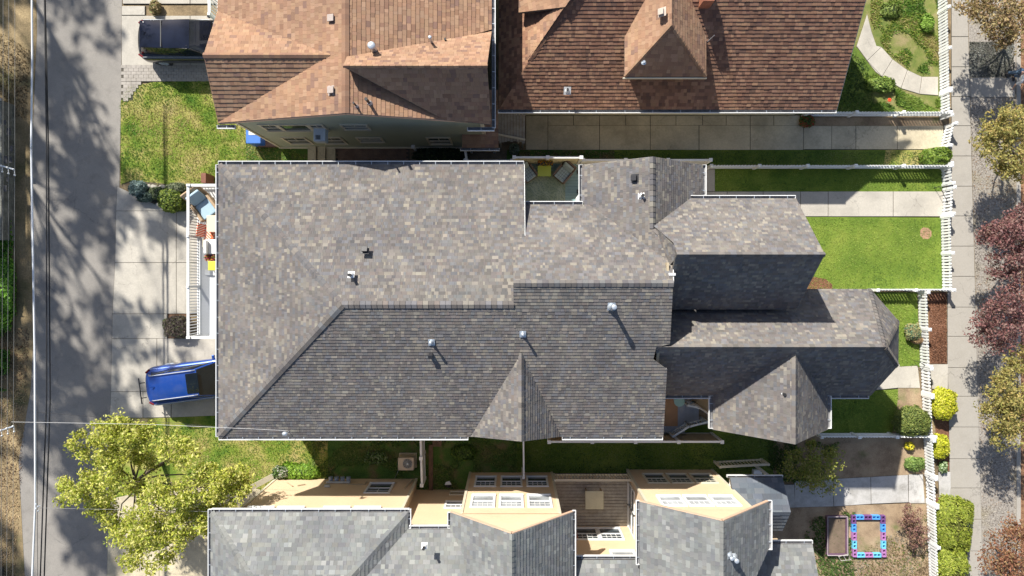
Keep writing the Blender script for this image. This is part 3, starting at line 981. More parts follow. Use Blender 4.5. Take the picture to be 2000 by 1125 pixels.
def boards(name, parent, mat, segs, w=.03, h=.14, drop=0.0):
    for a, b in segs:
        d = Vector((0, 0, drop)); MB().bar(Vector(a) - d, Vector(b) - d, w, h).build(name, mat, parent)


def window(parent, x0, x1, z0, z1, y, facing, grid=(0, 0), frame_mat=None, glass=None, fw=.09, axis='x', sash=True, deep=.05):
    """a window in a wall of constant y (axis x) or constant x (axis y); facing is the outward sign"""
    fm = frame_mat or white; gl = glass or glassm
    def B(mb, a0, b0, a1, b1, d0, d1, mi=0):
        if axis == 'x': mb.box(a0, y + facing * d0, b0, a1, y + facing * d1, b1, mi=mi)
        else: mb.box(y + facing * d0, a0, b0, y + facing * d1, a1, b1, mi=mi)
    mb = MB()
    B(mb, x0 - fw, z1, x1 + fw, z1 + fw, -.02, deep); B(mb, x0 - fw, z0 - fw, x1 + fw, z0, -.02, deep + .03)
    B(mb, x0 - fw, z0 + .001, x0, z1 - .001, -.02, deep - .003); B(mb, x1, z0 + .001, x1 + fw, z1 - .001, -.02, deep - .003)
    f = mb.build("window", fm, parent)
    zm = (z0 + z1) / 2
    parts = ((z0, zm - .025), (zm + .025, z1)) if sash else ((z0, z1),)
    if sash:
        m = MB(); B(m, x0, zm - .025, x1, zm + .025, -.02, deep - .006); m.build("sash_rail", fm, f)
    for i, (a, b) in enumerate(parts):
        m = MB(); B(m, x0 + .002, a, x1 - .002, b, -.01, .008); m.build("pane", gl, f)
        if grid[0] and (i == len(parts) - 1):
            m = MB()
            for k in range(1, grid[0]):
                xx = x0 + (x1 - x0) * k / grid[0]; B(m, xx - .011, a, xx + .011, b, .009, .02)
            for k in range(1, grid[1]):
                zz = a + (b - a) * k / grid[1]; B(m, x0, zz - .011, x1, zz + .011, .010, .022)
            m.build("glazing_bar", fm, f)
    return f


def pipe_vent(house, px, py, z, h, r=.045, mat=None, base=.16, lean=(0, 0), cap=None, flash=None, hood=False, n_dir=None):
    """a pipe with its flashing on the roof; (px, py) is the pixel of its foot"""
    p = P(px, py, z)
    mb = MB()
    top = p + Vector((lean[0], lean[1], h))
    mb.tube([p - Vector((0, 0, .1)), top], r, 12)
    if mat is pipe_black or cap == "open": mb.tube([top - Vector((0, 0, .01)), top + Vector((0, 0, .012))], r * 1.12, 12)
    o = mb.build("vent_pipe", mat or galv, house, smooth=False)
    n = n_dir or Vector((0, 0, 1)); n = Vector(n).normalized()
    ux = Vector((1, 0, 0)) if abs(n.x) < .2 else Vector((0, 1, 0))
    uy = n.cross(ux).normalized(); ux = uy.cross(n)
    f = MB(); f.obox(p + n * .025, ux, uy, n, base, base * 1.1, .006)
    f.tube([p + n * .02, p + Vector((0, 0, min(.14, h * .5)))], [r * 2.1, r * 1.15], 12)
    f.build("flashing", flash or galv, o)
    if cap == "dome":
        c = MB(); c.cyl((top.x, top.y), r * 1.35, top.z - .05, top.z + .03, 16); c.blob(top + Vector((0, 0, .03)), r * 1.35, r * 1.35, r * .45, 16, 6); c.build("rain_cap", flash or galv, o, smooth=True)
    return o


def box_vent(house, px, py, z, n, s=.2, mat=None, h=.13):
    p = P(px, py, z); n = Vector(n).normalized()
    ux = Vector((1, 0, 0)) if abs(n.x) < .2 else Vector((0, 1, 0))
    uy = n.cross(ux).normalized(); ux = uy.cross(n)
    f = MB(); f.obox(p + n * .03, ux, uy, n, s * 1.45, s * 1.45, .006)
    f.obox(p + n * (.03 + h * .45), ux, uy, n, s * .8, s * .8, h * .5)
    o = bevel(f.build("roof_vent", mat or dark, house), .01)
    f = MB(); f.obox(p + n * (.035 + h), ux, uy, n, s, s, .02); bevel(f.build("vent_lid", mat or dark, o), .012)
    return o


# ------------------------------------------------------------------ the grey house in the middle
house = empty("house", (0, -1, 0), "large white trimmed house with mottled grey brown shingle roof in the centre", "house", None)
rf = Roof(house, PAL_GREY, shingle_mat, .132, .07, .25, 11)
zA = 5.84; sl_ = .47; yr = -1.015; zr = 8.40
def aN(x, y): return Vector((x, y, zA + (4.45 - y) * (zr - zA) / (4.45 - yr)))
def aS(x, y): return Vector((x, y, zr + (y - yr) * .478))
xw, yn, ys = -11.67, 4.45, -6.37
hipx = -6.13
A0, A1, A2 = Vector((xw, yn, zA)), Vector((hipx, yr, zr)), Vector((xw, ys, zA))
rf.face([A0, A1, A2])
rf.face([A0, aN(.47, yn), aN(.47, 1.3), aN(.05, 1.3), aN(.05, yr), A1])
zB = aS(0, -.24).z
rf.face([A2, A1, Vector((.05, yr, zr)), aS(.05, -.24), aS(5.72, -.24), aS(5.86, -2.5), aS(5.36, -2.62), aS(5.30, -3.1), aS(5.86, -3.5), aS(6.02, ys)])
def bN(x, y): return Vector((x, y, zB - .9 * (y + .24)))
def cW(x, y): return Vector((x, y, 5.8 + .76 * (x - 2.80)))
def cE(x, y): return Vector((x, y, 7.65 - .784 * (x - 5.23)))
def dN(x, y): return Vector((x, y, 8.99 - 1.19 * (y - .776)))
def dS(x, y): return Vector((x, y, 8.99 + 1.32 * (y - .776)))
rf.face([bN(.05, -.24), bN(5.72, -.24), bN(5.85, .45), bN(3.04, 2.836), bN(.05, 2.836)])
rf.face([cW(2.80, yn), cW(5.23, yn), cW(5.23, 1.80), cW(5.80, 1.2), cW(5.85, .45), cW(3.04, 2.80), cW(2.80, 2.836)])
rf.face([cE(5.23, yn), cE(7.59, yn), cE(7.59, 3.05), cE(6.97, 3.05), cE(5.23, 1.80)])
rf.face([dN(5.26, 1.86), dN(6.97, 3.045), dN(11.12, 3.045), dN(11.0, .776), dN(5.80, .776), dN(5.80, 1.2)])
rf.face([dS(5.78, .776), dS(11.0, .776), dS(11.12, -1.28), dS(5.90, -1.28)])
rf.face([Vector((5.20, 1.84, 7.66)), Vector((5.82, 1.22, 8.50)), Vector((5.84, .776, 8.97)), Vector((5.86, .45, 8.14)), Vector((5.60, .95, 7.98))])
eZ, eR = 4.70, 7.60
EA = Vector((13.9, -2.62, eR)); e1 = Vector((14.86, -.53, eZ)); e2 = Vector((16.03, -1.87, eZ)); e3 = Vector((16.0, -3.69, eZ)); e4 = Vector((14.86, -4.93, eZ))
eW = Vector((5.36, -2.62, eR))
rf.face([eW, EA, e1, Vector((5.92, -.53, eZ))])
rf.face([EA, e1, e2]); rf.face([EA, e2, e3]); rf.face([EA, e3, e4])
rf.face([eW, EA, e4, Vector((5.92, -4.93, eZ))])
fR = 7.25
F0 = Vector((10.68, -2.90, fR)); F1 = Vector((10.68, -6.33, fR))
rf.face([F0, F1, Vector((8.34, -6.35, 4.70)), Vector((8.34, -4.90, 4.70))])
rf.face([F0, F1, Vector((13.08, -6.35, 4.70)), Vector((13.08, -4.90, 4.70))])
G0 = Vector((.35, -2.88, 7.52)); G1 = Vector((.35, -6.16, 7.52)); G2 = Vector((-1.63, -6.36, 5.88)); G3 = Vector((1.94, -6.36, 5.88))
rf.face([G0, G1, G2]); rf.face([G0, G1, G3])
S_ = (0, -1, -.478); N_ = (0, 1, -.47)
rf.cap(Vector((hipx, yr, zr)), Vector((.05, yr, zr)), N_, S_)
rf.cap(aS(.05, -.24), aS(5.72, -.24), (0, 1, -.9), S_)
rf.cap(A2, A1, downhill(A2, A1, A0), downhill(A2, A1, aS(0, ys)), .15, .22)
rf.cap(A0, A1, downhill(A0, A1, A2), downhill(A0, A1, aN(0, yn)), .13, .22, lift=.016)
rf.cap(cW(5.23, yn), cW(5.23, 1.80), (-1, 0, -.76), (1, 0, -.784), .14)
rf.cap(dN(5.80, .776), dN(11.0, .776), (0, 1, -1.19), (0, -1, -1.32))
rf.cap(eW, EA, (0, 1, -1.39), (0, -1, -1.255))
rf.cap(e2, EA, downhill(e2, EA, e1), downhill(e2, EA, e3), .12); rf.cap(e3, EA, downhill(e3, EA, e2), downhill(e3, EA, e4), .12)
rf.cap(e1, EA, downhill(e1, EA, eW), downhill(e1, EA, e2), .11)
rf.cap(F1, F0, (-1, 0, -1.08), (1, 0, -1.06)); rf.cap(G1, G0, (-1, 0, -.83), (1, 0, -1.03))
rf.cap(cW(5.27, 1.75), cW(5.82, 1.15), (-.7, -.7, -.5), (.7, .7, -.7), .09)
# gutters along the eaves
rf.gutter((xw - .02, yn + .01, zA), (.47, yn + .01, zA), (0, 1, 0)); rf.gutter((xw, ys - .01, zA), (xw, yn, zA), (-1, 0, 0), .11)
rf.gutter((xw, ys, zA), (-1.75, ys, zA), (0, -1, 0)); rf.gutter((2.0, ys, zA), (6.0, ys, zA), (0, -1, 0))
rf.gutter((.5, 2.84, 6.0), (2.80, 2.84, 6.0), (0, 1, 0)); rf.gutter((2.80, 2.84, 5.82), (2.80, yn, 5.82), (-1, 0, 0)); rf.gutter((7.59, 3.12, 5.80), (7.59, yn, 5.80), (1, 0, 0), .15)
rf.gutter((6.5, 3.05, 6.29), (11.1, 3.05, 6.29), (0, 1, 0), .12)
rf.gutter((5.95, -4.94, eZ), (8.22, -4.94, eZ), (0, -1, 0), .12); rf.gutter((13.2, -4.94, eZ), (14.8, -4.94, eZ), (0, -1, 0), .12)
rf.gutter((8.33, -6.3, 4.72), (8.33, -4.95, 4.72), (-1, 0, 0), .16); rf.gutter((13.09, -6.3, 4.72), (13.09, -4.95, 4.72), (1, 0, 0), .14)
rf.finish(290)
# walls
wl = MB()
for x0, y0, x1, y1, z in ((-11.25, -5.95, .2, 4.0, 5.80), (.2, -5.95, 5.55, 2.4, 5.80), (3.2, 2.4, 7.2, 4.05, 5.70), (5.55, -.9, 10.75, 2.7, 6.20), (5.55, -4.55, 14.6, -.92, 4.62), (8.62, -5.98, 12.75, -4.5, 4.62)):
    wl.box(x0, y0, 0, x1, y1, z)
wl.prism([(14.6, -.95), (15.6, -2.1), (15.6, -3.5), (14.6, -4.5)], 0, 4.62)
wl.build("wall", wall_tan, house)
gb = MB()
gb.solid([(5.56, 2.3, 5.8), aS(5.56, -.26) - Vector((0, 0, .17)), (5.56, -5.9, 5.8)], (1, 0, 0), .1)
gable(gb, (3.0, 4.04, 5.75), (7.4, 4.04, 5.75), 7.42, 5.7, .1, (0, -1, 0))
gable(gb, (10.74, 2.8, 6.2), (10.74, -1.0, 6.35), 8.72, 6.1, .1, (-1, 0, 0))
gable(gb, (8.64, -5.97, 4.66), (12.73, -5.97, 4.66), 7.0, 4.6, .1, (0, 1, 0))
gable(gb, (-1.4, -6.05, 5.78), (1.75, -6.05, 5.78), 7.28, 5.7, .1, (0, 1, 0))
gb.box(5.58, -.9, 6.2, 5.66, .5, 8.4)
gb.build("gable_wall", wall_tan, house)
# white rakes and corner boards
boards('trim_board', house, white, ((aS(5.74, -.24), bN(5.87, .45)), (bN(5.87, .45), cW(5.83, 1.2)), (aN(.49, yn), aN(.49, 1.4))), .026, .13, .09)
grey_trim = M("grey_rake", (.34, .33, .33), .6, .1)
boards('rake_board', house, grey_trim, ((dN(11.0, .776), dN(11.12, 3.05)), (dS(11.0, .776), dS(11.12, -1.28)), (F1, Vector((8.34, -6.35, 4.7))), (F1, Vector((13.08, -6.35, 4.7))),
       (G1, G2), (G1, G3), (cW(2.8, yn), cW(5.23, yn)), (cE(5.23, yn), cE(7.59, yn)), (aS(5.86, -3.5), aS(6.02, ys))), .02, .12, .10)
for q_ in ((8.56, -6.04, .02, 8.66, -5.94, 4.6), (12.71, -6.04, .02, 12.81, -5.94, 4.6), (-11.31, -6.01, .02, -11.19, -5.90, 5.7)):
    MB().box(*q_).build("corner_board", white, house)
window(house, -4.0, -2.9, 3.6, 4.8, -5.95, -1, (3, 2)); window(house, 2.6, 3.7, 3.6, 4.8, -5.95, -1, (3, 2)); window(house, 9.4, 10.6, 1.2, 2.8, -5.98, -1, (3, 2))
window(house, -10.0, -8.8, 3.6, 4.8, 4.0, 1, (3, 2)); window(house, 8.2, 9.4, 1.2, 2.6, 2.7, 1, (3, 2)); window(house, -2.9, -1.9, 1.4, 2.6, 15.6, 1, (3, 2), axis='y')
window(house, -1.5, .4, 3.3, 5.2, -11.25, -1, (0, 0), axis='y', sash=False)
# vents
nN = Vector((0, .47, 1)); nS = Vector((0, -.478, 1))
pipe_vent(house, 686, 537, 8.1, .32, .055, pipe_black, .12, flash=white, n_dir=nN)
box_vent(house, 713, 489, 7.7, nN, .11, dark, .09)
pipe_vent(house, 843, 668, 7.75, .38, .042, galv, .12, flash=galv, n_dir=nS, cap="dome")
box_vent(house, 842, 690, 7.45, nS, .09, dark, .22)
pipe_vent(house, 1021, 652, 7.9, .38, .042, galv, .12, flash=galv, n_dir=nS, cap="dome")
pipe_vent(house, 1194, 598, 8.42, .72, .07, galv, .14, flash=galv, n_dir=nS, cap="dome")
pipe_vent(house, 1253, 383, 7.35, .3, .05, pipe_black, .12, flash=white, n_dir=Vector((-.76, 0, 1)))
box_vent(house, 1241, 348, 7.2, Vector((-.76, 0, 1)), .11, dark, .12)
pipe_vent(house, 1527, 768, 6.75, .3, .05, pipe_black, .15, flash=white, n_dir=Vector((-1.06, 0, 1)))
box_vent(house, 1513, 795, 6.45, Vector((-1.06, 0, 1)), .11, dark, .12)
# service mast with its weatherhead
m = MB(); p = P(562, 843, 6.05)
m.tube([p - Vector((0, 0, .3)), p + Vector((0, 0, .42)), p + Vector((.06, .04, .5)), p + Vector((.16, .05, .47))], .04, 8)
mast = m.build("service_mast", galv, house, smooth=True)
m = MB(); m.blob(p + Vector((.05, .03, .5)), .11, .09, .07, 10, 6); m.build("weatherhead", galv, mast, smooth=True)
m = MB(); q = P(1311, 536, 8.4); m.box(q.x - .12, q.y - .05, 8.35, q.x + .12, q.y + .05, 8.6); bevel(m.build("flashing_box", white, house), .02)

# ------------------------------------------------------------------ brown roofed green house, upper left
gh = empty("house", (-6.1, 10, 0), "green sided house with a reddish brown shingle roof and an air conditioner window", "house")
rg = Roof(gh, PAL_BROWN, shingle_brown, .168, .12, .29, 21, .018)
ze, ys1, yE = 6.2, 6.03, 16.5
def mW(x, y): return Vector((x, y, 7.8 - .295 * (-6.15 - x)))
def mE(x, y): return Vector((x, y, 7.8 - .30 * (x + 6.15)))
# west gable block
wR = 7.62; yR = 8.23; vW = (-6.8, yR)
W0 = Vector((-11.47, yR, wR)); W1 = Vector((-6.76, yR, wR)); W2 = Vector((-11.56, ys1, 6.2)); W3 = Vector((-11.56, 10.43, 6.2))
rg.face([W0, W1, W2 + Vector((.02, 0, 0))])
rg.face([W0, W1, W3])
rg.face([mW(-11.56, ys1), mW(-6.76, yR), mW(-6.15, yR), mW(-6.15, ys1)])
rg.face([mW(-6.76, yR), mW(-6.15, yR), mW(-6.15, yE), mW(-11.4, yE), mW(-11.56, 10.43)])
# east slope with its gable
eR2 = 8.35; yG = 7.60
Q0 = Vector((-6.10, yG, eR2)); Q1 = Vector((-.90, yG, eR2)); Q2 = Vector((-.80, 9.62, 6.2)); Q3 = Vector((-.80, 5.90, 6.59)); Q4 = Vector((-6.1, 8.1, 7.8))
rg.face([Q0, Q1, Q2, Q4]); rg.face([Q0, Q1, Q3, Vector((-2.6, ys1, 6.735))])
rg.face([mE(-6.15, yE), mE(-.8, yE), mE(-.8, 9.7), mE(-6.15, yG)])
rg.face([mE(-6.15, yG), mE(-6.15, ys1), mE(-2.2, ys1), mE(-2.2, yG)])
rg.cap(W1, W0, (0, 1, -.64), (0, -1, -.64), .12); rg.cap(Q0, Q1, (0, 1, -.9), (0, -1, -.95), .08)
rg.cap(Vector((-6.15, ys1, 7.8)), Vector((-6.15, yE, 7.8)), (-1, 0, -.295), (1, 0, -.3), .15)
rg.gutter((-.78, 5.85, 6.18), (-.78, yE, 6.18), (1, 0, 0), .12); rg.gutter((-1.75, 5.86, 6.16), (-.70, 5.86, 6.16), (0, -1, 0), .12); rg.gutter((-11.6, 5.95, 6.16), (-10.9, 5.95, 6.16), (0, -1, 0), .12)
# porch roof low on the corner
rg.face([Vector((-2.2, 5.68, 2.9)), Vector((-.60, 5.68, 2.9)), Vector((-.60, 8.1, 3.4)), Vector((-2.2, 8.1, 3.4))])
rg.gutter((-2.28, 5.66, 2.88), (-.56, 5.66, 2.88), (0, -1, 0), .10)
rg.finish(260)
w = MB(); w.box(-11.15, 6.24, 0, -1.25, 16.3, 6.12); w.solid([(-11.3, 6.24, 6.1), (-6.15, 6.24, 7.66), (-1.1, 6.24, 6.1)], (0, -1, 0), .1)
w.build("wall", wall_green, gh)
MB().box(-11.20, 6.19, .17, -11.10, 6.26, 6.0).build("corner_board", trim_cream, gh); MB().box(-1.30, 6.19, 3.3, -1.15, 6.26, 6.0).build("corner_board", trim_cream, gh)
MB().box(-11.2, 6.17, .02, -1.2, 6.235, .16).build("base_board", trim_cream, gh)
boards("rake_board", gh, trim_salmon, (((-11.5, 6.02, 6.1), (-6.15, 6.02, 7.7)), ((-6.15, 6.02, 7.7), (-1.7, 6.02, 6.36))))
for x0, x1, z0, z1, s in ((-10.35, -9.75, 3.95, 5.0, True), (-9.6, -8.5, 3.95, 5.0, False), (-8.35, -7.85, 3.95, 5.0, True), (-7.0, -6.02, 4.22, 5.0, True), (-10.3, -9.35, 1.1, 2.4, True), (-8.65, -7.75, 1.1, 2.4, True), (-6.95, -5.95, 1.5, 2.35, True), (-3.8, -2.85, 1.0, 2.35, True)):
    window(gh, x0, x1, z0, z1, 6.24, -1, (2, 1) if s else (0, 0), trim_cream, glassm, .08, sash=s)
a = MB(); a.box(-8.32, 5.66, 3.95, -7.82, 6.24, 4.42); ac = bevel(a.build("window_air_conditioner", M("ac_casing", (.55, .62, .70), .5, .05), gh), .02)
a = MB()
for k in range(6): a.box(-8.22 + k * .035, 5.74, 4.424, -8.205 + k * .035, 5.92, 4.436)
a.build("grille", dark, ac)
a = MB(); a.box(-2.0, 5.95, 0, -1.9, 6.05, 2.8); a.box(-.9, 5.95, 0, -.8, 6.05, 2.8); a.build("porch_post", white, gh)
for px, py, z, m_ in ((649, 37, 7.6, 1), (649, 177, 7.62, 1), (493, 130, 7.2, 1), (819, 117, 7.6, 1)):
    n_ = Vector((-.3, 0, 1)) if px == 649 else (Vector((0, -.64, 1)) if px == 493 else Vector((0, .9, 1)))
    box_vent(gh, px, py, z, n_, .13, M("taupe_vent", (.36, .30, .27), .6, .1), .1)
m = MB(); q = P(738, 96, 7.25); m.obox(q, (1, 0, -.3), (0, 1, 0), (.3, 0, 1), .17, .26, .008); m.build('flashing_sheet', M('pale_flashing', (.62, .68, .75), .45, .06), gh)
pipe_vent(gh, 734, 103, 7.2, .8, .11, galv, .2, cap="dome", n_dir=Vector((.3, 0, 1)))
pipe_vent(gh, 845, 88, 6.7, .85, .05, galv, .18, cap="dome", n_dir=Vector((.3, 0, 1)))
pipe_vent(gh, 871, 82, 6.55, .35, .04, pipe_black, .12, n_dir=Vector((.3, 0, 1)))
pipe_vent(gh, 697, 208, 7.65, .55, .035, pipe_black, .10, n_dir=Vector((.3, 0, 1)))
pipe_vent(gh, 722, 202, 7.5, .65, .055, pipe_black, .13, n_dir=Vector((.3, 0, 1)))

# ------------------------------------------------------------------ brown roofed house, upper right
bh = empty("house", (7, 12, 0), "brown roofed cream house with a hipped dormer beside the long side driveway", "house")
rb = Roof(bh, PAL_BROWN2, shingle_brown, .152, .11, .27, 31, .021)
def hS(x, y): return Vector((x, y, 3.6 + .65 * (y - 7.2)))
hx = [hS(-.56, 7.2), hS(13.98, 7.2), hS(13.98, 15.4), hS(5.2, 15.4)]
hipW = hS(.72, 8.95)
rb.face([hS(-.56, 7.2), hS(13.98, 7.2), hS(13.98, 15.4), hS(4.0, 13.0), hS(.72, 8.95)])
def wL(x, y, d=0.0): return Vector((x, y, 3.6 + .88 * (x + .56) + d))
rb.face([wL(-.56, 7.2, -.1), wL(.72, 8.95, -.1), wL(4.0, 13.0, -.1), wL(4.0, 15.5, -.1), wL(-.56, 15.5, -.1)])
wf = [Vector((.72, 8.95, 4.85)), Vector((.72, 10.3, 4.85)), Vector((2.2, 11.1, 5.9)), Vector((3.4, 12.6, 6.9)), Vector((4.0, 13.0, 7.35))]
rb2 = Roof(bh, PAL_BROWN, shingle_brown, .168, .12, .29, 32, .016)
rb2.face([wL(.66, 8.93, .06), wL(.66, 10.15, .06), wL(2.1, 10.95, .06), wL(3.4, 12.3, .06)])
rb2.face([Vector((.28, 10.85, 4.95)), Vector((2.1, 10.65, 6.03)), Vector((4.0, 13.0, 7.46)), Vector((4.7, 13.9, 7.99)), Vector((.28, 13.9, 5.32))])
# dormer
dz, dr = 5.35, 6.9
D0 = Vector((4.57, 8.1, dz)); D1 = Vector((7.86, 8.1, dz)); DA = Vector((6.1, 9.6, dr)); DB = Vector((6.1, 12.4, dr)); D2 = Vector((4.57, 9.70, dz)); D3 = Vector((7.86, 9.70, dz))
rb2.face([D0, D1, DA]); rb2.face([D0, DA, DB, D2]); rb2.face([D1, DA, DB, D3])
rb2.cap(D0, DA, downhill(D0, DA, D1), downhill(D0, DA, D2), .09); rb2.cap(D1, DA, downhill(D1, DA, D0), downhill(D1, DA, D3), .09); rb2.cap(DA, DB, (-1, 0, -1), (1, 0, -1), .1)
rb.cap(hS(.72, 8.95), hS(4.0, 13.0), (-1, .3, -.5), downhill(hS(.72, 8.95), hS(4.0, 13.0), hS(6, 8)), .12)
rb.gutter((-.6, 7.18, 3.58), (13.98, 7.18, 3.58), (0, -1, 0), .12, 1.2)
rb.finish(285); rb2.finish(120)
w = MB(); w.box(.1, 7.80, 0, 13.6, 15.3, 3.5); w.solid([(13.6, 7.62, 3.5), (13.6, 15.3, 3.5), (13.6, 15.3, 8.5)], (1, 0, 0), .1); w.box(4.85, 8.4, 4.2, 7.55, 10.6, 5.3)
w.build("wall", wall_cream, bh)
boards("rake_board", bh, trim_cream, ((hS(14.0, 7.2), hS(14.0, 15.3)),), .03, .14, .1); MB().box(4.5, 8.03, dz - .13, 7.9, 8.07, dz - .02).build("fascia_board", trim_cream, bh)
window(bh, 5.3, 6.2, 4.55, 5.15, 8.4, -1, (2, 1), trim_cream); window(bh, 8.4, 9.6, 1.2, 2.5, 7.80, -1, (2, 2), trim_cream); window(bh, 3.0, 4.0, 1.2, 2.5, 7.80, -1, (2, 2), trim_cream)
pipe_vent(bh, 1108, 177, 4.35, .2, .05, pipe_black, .15, flash=white, n_dir=Vector((0, -.65, 1)))
box_vent(bh, 1294, 24, 6.85, Vector((-1, 0, 1)), .12, M("pale_vent", (.5, .42, .36), .6, .1), .1)
pipe_vent(bh, 1257, 122, 5.85, .12, .05, galv, .07, n_dir=Vector((0, -1, 1)))
c = MB(); q = P(1385, 0, 6.6); c.box(q.x - .22, q.y - .04, 5.5, q.x + .22, q.y + .6, 6.62); bevel(c.build("chimney", M("chimney_brick", (.36, .14, .08), .9, .2), bh), .02)
m = MB(); q = P(1381, 82, 5.2); m.tube([q, q + Vector((.15, .1, .5))], .012, 5); m.build("antenna", galv, bh)

# ------------------------------------------------------------------ yellow house, bottom
yh = empty("house", (-1, -13, 0), "yellow sided house with a bluish grey shingle roof and many white windows", "house")
ry = Roof(yh, PAL_BLUE, shingle_blue, .165, .13, .29, 41, .018)
Y0 = -16.2
def n1(x, y): return Vector((x, y, 5.8 + .62 * (-9.41 - y)))
h0 = Vector((-12.0, -9.41, 5.8)); hx0 = 3.95
ridge_y = -9.41 - hx0; 
hA = Vector((-12.0 + hx0, ridge_y, 5.8 + .62 * hx0)); hB = Vector((-4.16 - hx0 + .05, ridge_y, 5.8 + .62 * hx0))
ry.face([h0, n1(-4.16, -9.41), hB, hA] if hB.x > hA.x else [h0, n1(-4.16, -9.41), hA])
ry.face([h0, hA, Vector((-12.0, Y0 - 1, 5.8))])
vz = lambda d: 5.8 + .62 * d
c0 = Vector((-4.16, -9.41, 5.8)); c1 = Vector((-4.16, -10.08, 5.8))
ry.face([c0, hB, Vector((hB.x, hB.y - .67, hB.z)), c1])
ry.face([c1, Vector((-2.45, -10.08, 5.8)), Vector((-1.3, -11.2, 6.5)), Vector((0.0, -13.4, 7.86)), Vector((-.5, -14.4, 8.47)), Vector((hB.x, -14.4, 8.47)), Vector((hB.x, hB.y - .67, hB.z))])
y2 = 8.1; mx = 0.0
ry.face([Vector((-2.45, -9.40, 5.8)), Vector((0, -9.40, y2)), Vector((0, -14.0, y2)), Vector((-2.45, -10.08, 5.8))])
ry.face([Vector((0, -9.40, y2)), Vector((2.41, -9.40, 5.8)), Vector((2.41, -16.0, 5.8)), Vector((0, -16.0, y2))])
ry.face([Vector((2.5, -11.53, 5.25)), Vector((5.15, -11.53, 5.25)), Vector((5.15, -16, 8.0)), Vector((2.5, -16, 8.0))])
ry.face([Vector((5.10, -8.98, 5.8)), Vector((7.74, -8.98, 7.96)), Vector((7.74, -16, 7.96)), Vector((5.10, -16, 5.8))])
ry.face([Vector((7.74, -8.98, 7.96)), Vector((10.22, -8.98, 5.8)), Vector((10.22, -10.9, 5.8)), Vector((8.2, -13.2, 7.5)), Vector((7.74, -16, 7.96))])
ry.face([Vector((10.4, -11.3, 4.2)), Vector((12.68, -11.3, 4.2)), Vector((12.5, -16, 7.0)), Vector((8.0, -16, 7.0)), Vector((8.6, -13.4, 5.45))])
rs = Roof(yh, PAL_SHADED_BLUE, shingle_blue, .24, .22, .5, 42, .02)
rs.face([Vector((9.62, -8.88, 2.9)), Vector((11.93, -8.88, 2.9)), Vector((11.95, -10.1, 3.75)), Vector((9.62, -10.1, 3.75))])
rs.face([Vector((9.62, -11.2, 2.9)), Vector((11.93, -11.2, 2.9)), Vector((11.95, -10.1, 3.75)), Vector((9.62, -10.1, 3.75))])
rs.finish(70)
ry.cap(h0, hA, downhill(h0, hA, Vector((-12, -14, 5.8))), downhill(h0, hA, c0), .15, lift=.016); ry.cap(c0, hB, downhill(c0, hB, h0), downhill(c0, hB, c1), .15, lift=.016)
ry.cap(Vector((0, -9.40, y2)), Vector((0, -14, y2)), (-1, 0, -.94), (1, 0, -.95), .13); ry.cap(Vector((7.74, -8.98, 7.96)), Vector((7.74, -15, 7.96)), (-1, 0, -.82), (1, 0, -.87), .13)
ry.gutter((-12.0, -9.40, 5.78), (-4.1, -9.40, 5.78), (0, 1, 0), .12); ry.gutter((-12.0, -15, 5.78), (-12.0, -9.3, 5.78), (-1, 0, 0), .12); ry.gutter((-4.14, -10.05, 5.78), (-4.14, -9.3, 5.78), (1, 0, 0), .1)
ry.gutter((-4.1, -10.06, 5.78), (-2.5, -10.06, 5.78), (0, 1, 0), .11); ry.gutter((-2.46, -10.05, 5.78), (-2.46, -9.42, 5.78), (-1, 0, 0), .1)
ry.gutter((2.42, -15, 5.78), (2.42, -9.35, 5.78), (1, 0, 0), .12); ry.gutter((2.5, -11.5, 5.22), (5.1, -11.5, 5.22), (0, 1, 0), .12); ry.gutter((5.08, -11.5, 5.78), (5.08, -8.95, 5.78), (-1, 0, 0), .12)
ry.gutter((10.24, -10.9, 5.78), (10.24, -8.95, 5.78), (1, 0, 0), .13); ry.gutter((10.4, -11.28, 4.18), (12.7, -11.28, 4.18), (0, 1, 0), .12); ry.gutter((9.5, -8.86, 2.88), (11.96, -8.86, 2.88), (0, 1, 0), .08)
ry.finish(285)
w = MB()
w.box(-11.4, -16, 0, -4.62, -9.78, 5.75); w.box(-4.62, -16, 0, -2.0, -10.3, 5.7); w.box(-2.02, -16, 0, 1.92, -9.47, 5.78); w.box(1.9, -16, 0, 5.6, -11.9, 5.15); w.box(5.57, -16, 0, 9.66, -9.33, 5.75); w.box(9.6, -16, 0, 11.9, -11.75, 4.1)
gable(w, (-2.35, -9.47, 5.76), (2.3, -9.47, 5.76), 7.9, 5.74, .1, (0, -1, 0)); gable(w, (5.3, -9.33, 5.76), (10.1, -9.33, 5.76), 7.8, 5.74, .1, (0, -1, 0))
w.build("wall", wall_yellow, yh)
for x, y in ((-11.4, -9.78), (-4.62, -9.78), (-2.02, -9.47), (1.92, -9.47), (5.57, -9.33), (9.66, -9.33)):
    MB().box(x - .055, y - .09, 0, x + .055, y + .03, 5.68).build("corner_board", trim_cream, yh)
boards("rake_board", yh, trim_salmon, (((-2.45, -9.38, 5.72), (0, -9.38, 8.02)), ((0, -9.38, 8.02), (2.41, -9.38, 5.72)), ((5.1, -8.96, 5.72), (7.74, -8.96, 7.88)), ((7.74, -8.96, 7.88), (10.22, -8.96, 5.72))), .03, .12)
for x in (-1.22, -.03, 1.16):
    window(yh, x - .42, x + .42, .85, 2.2, -9.47, 1, (4, 2), white, glassm, .085); window(yh, x - .42, x + .42, 3.55, 4.95, -9.47, 1, (4, 2), white, glass_l, .1)
for x in (6.62, 7.72, 8.83):
    window(yh, x - .42, x + .42, .9, 2.15, -9.33, 1, (4, 2), trim_cream, glassm, .085); window(yh, x - .42, x + .42, 4.1, 5.2, -9.33, 1, (4, 2), white, glass_l, .1)
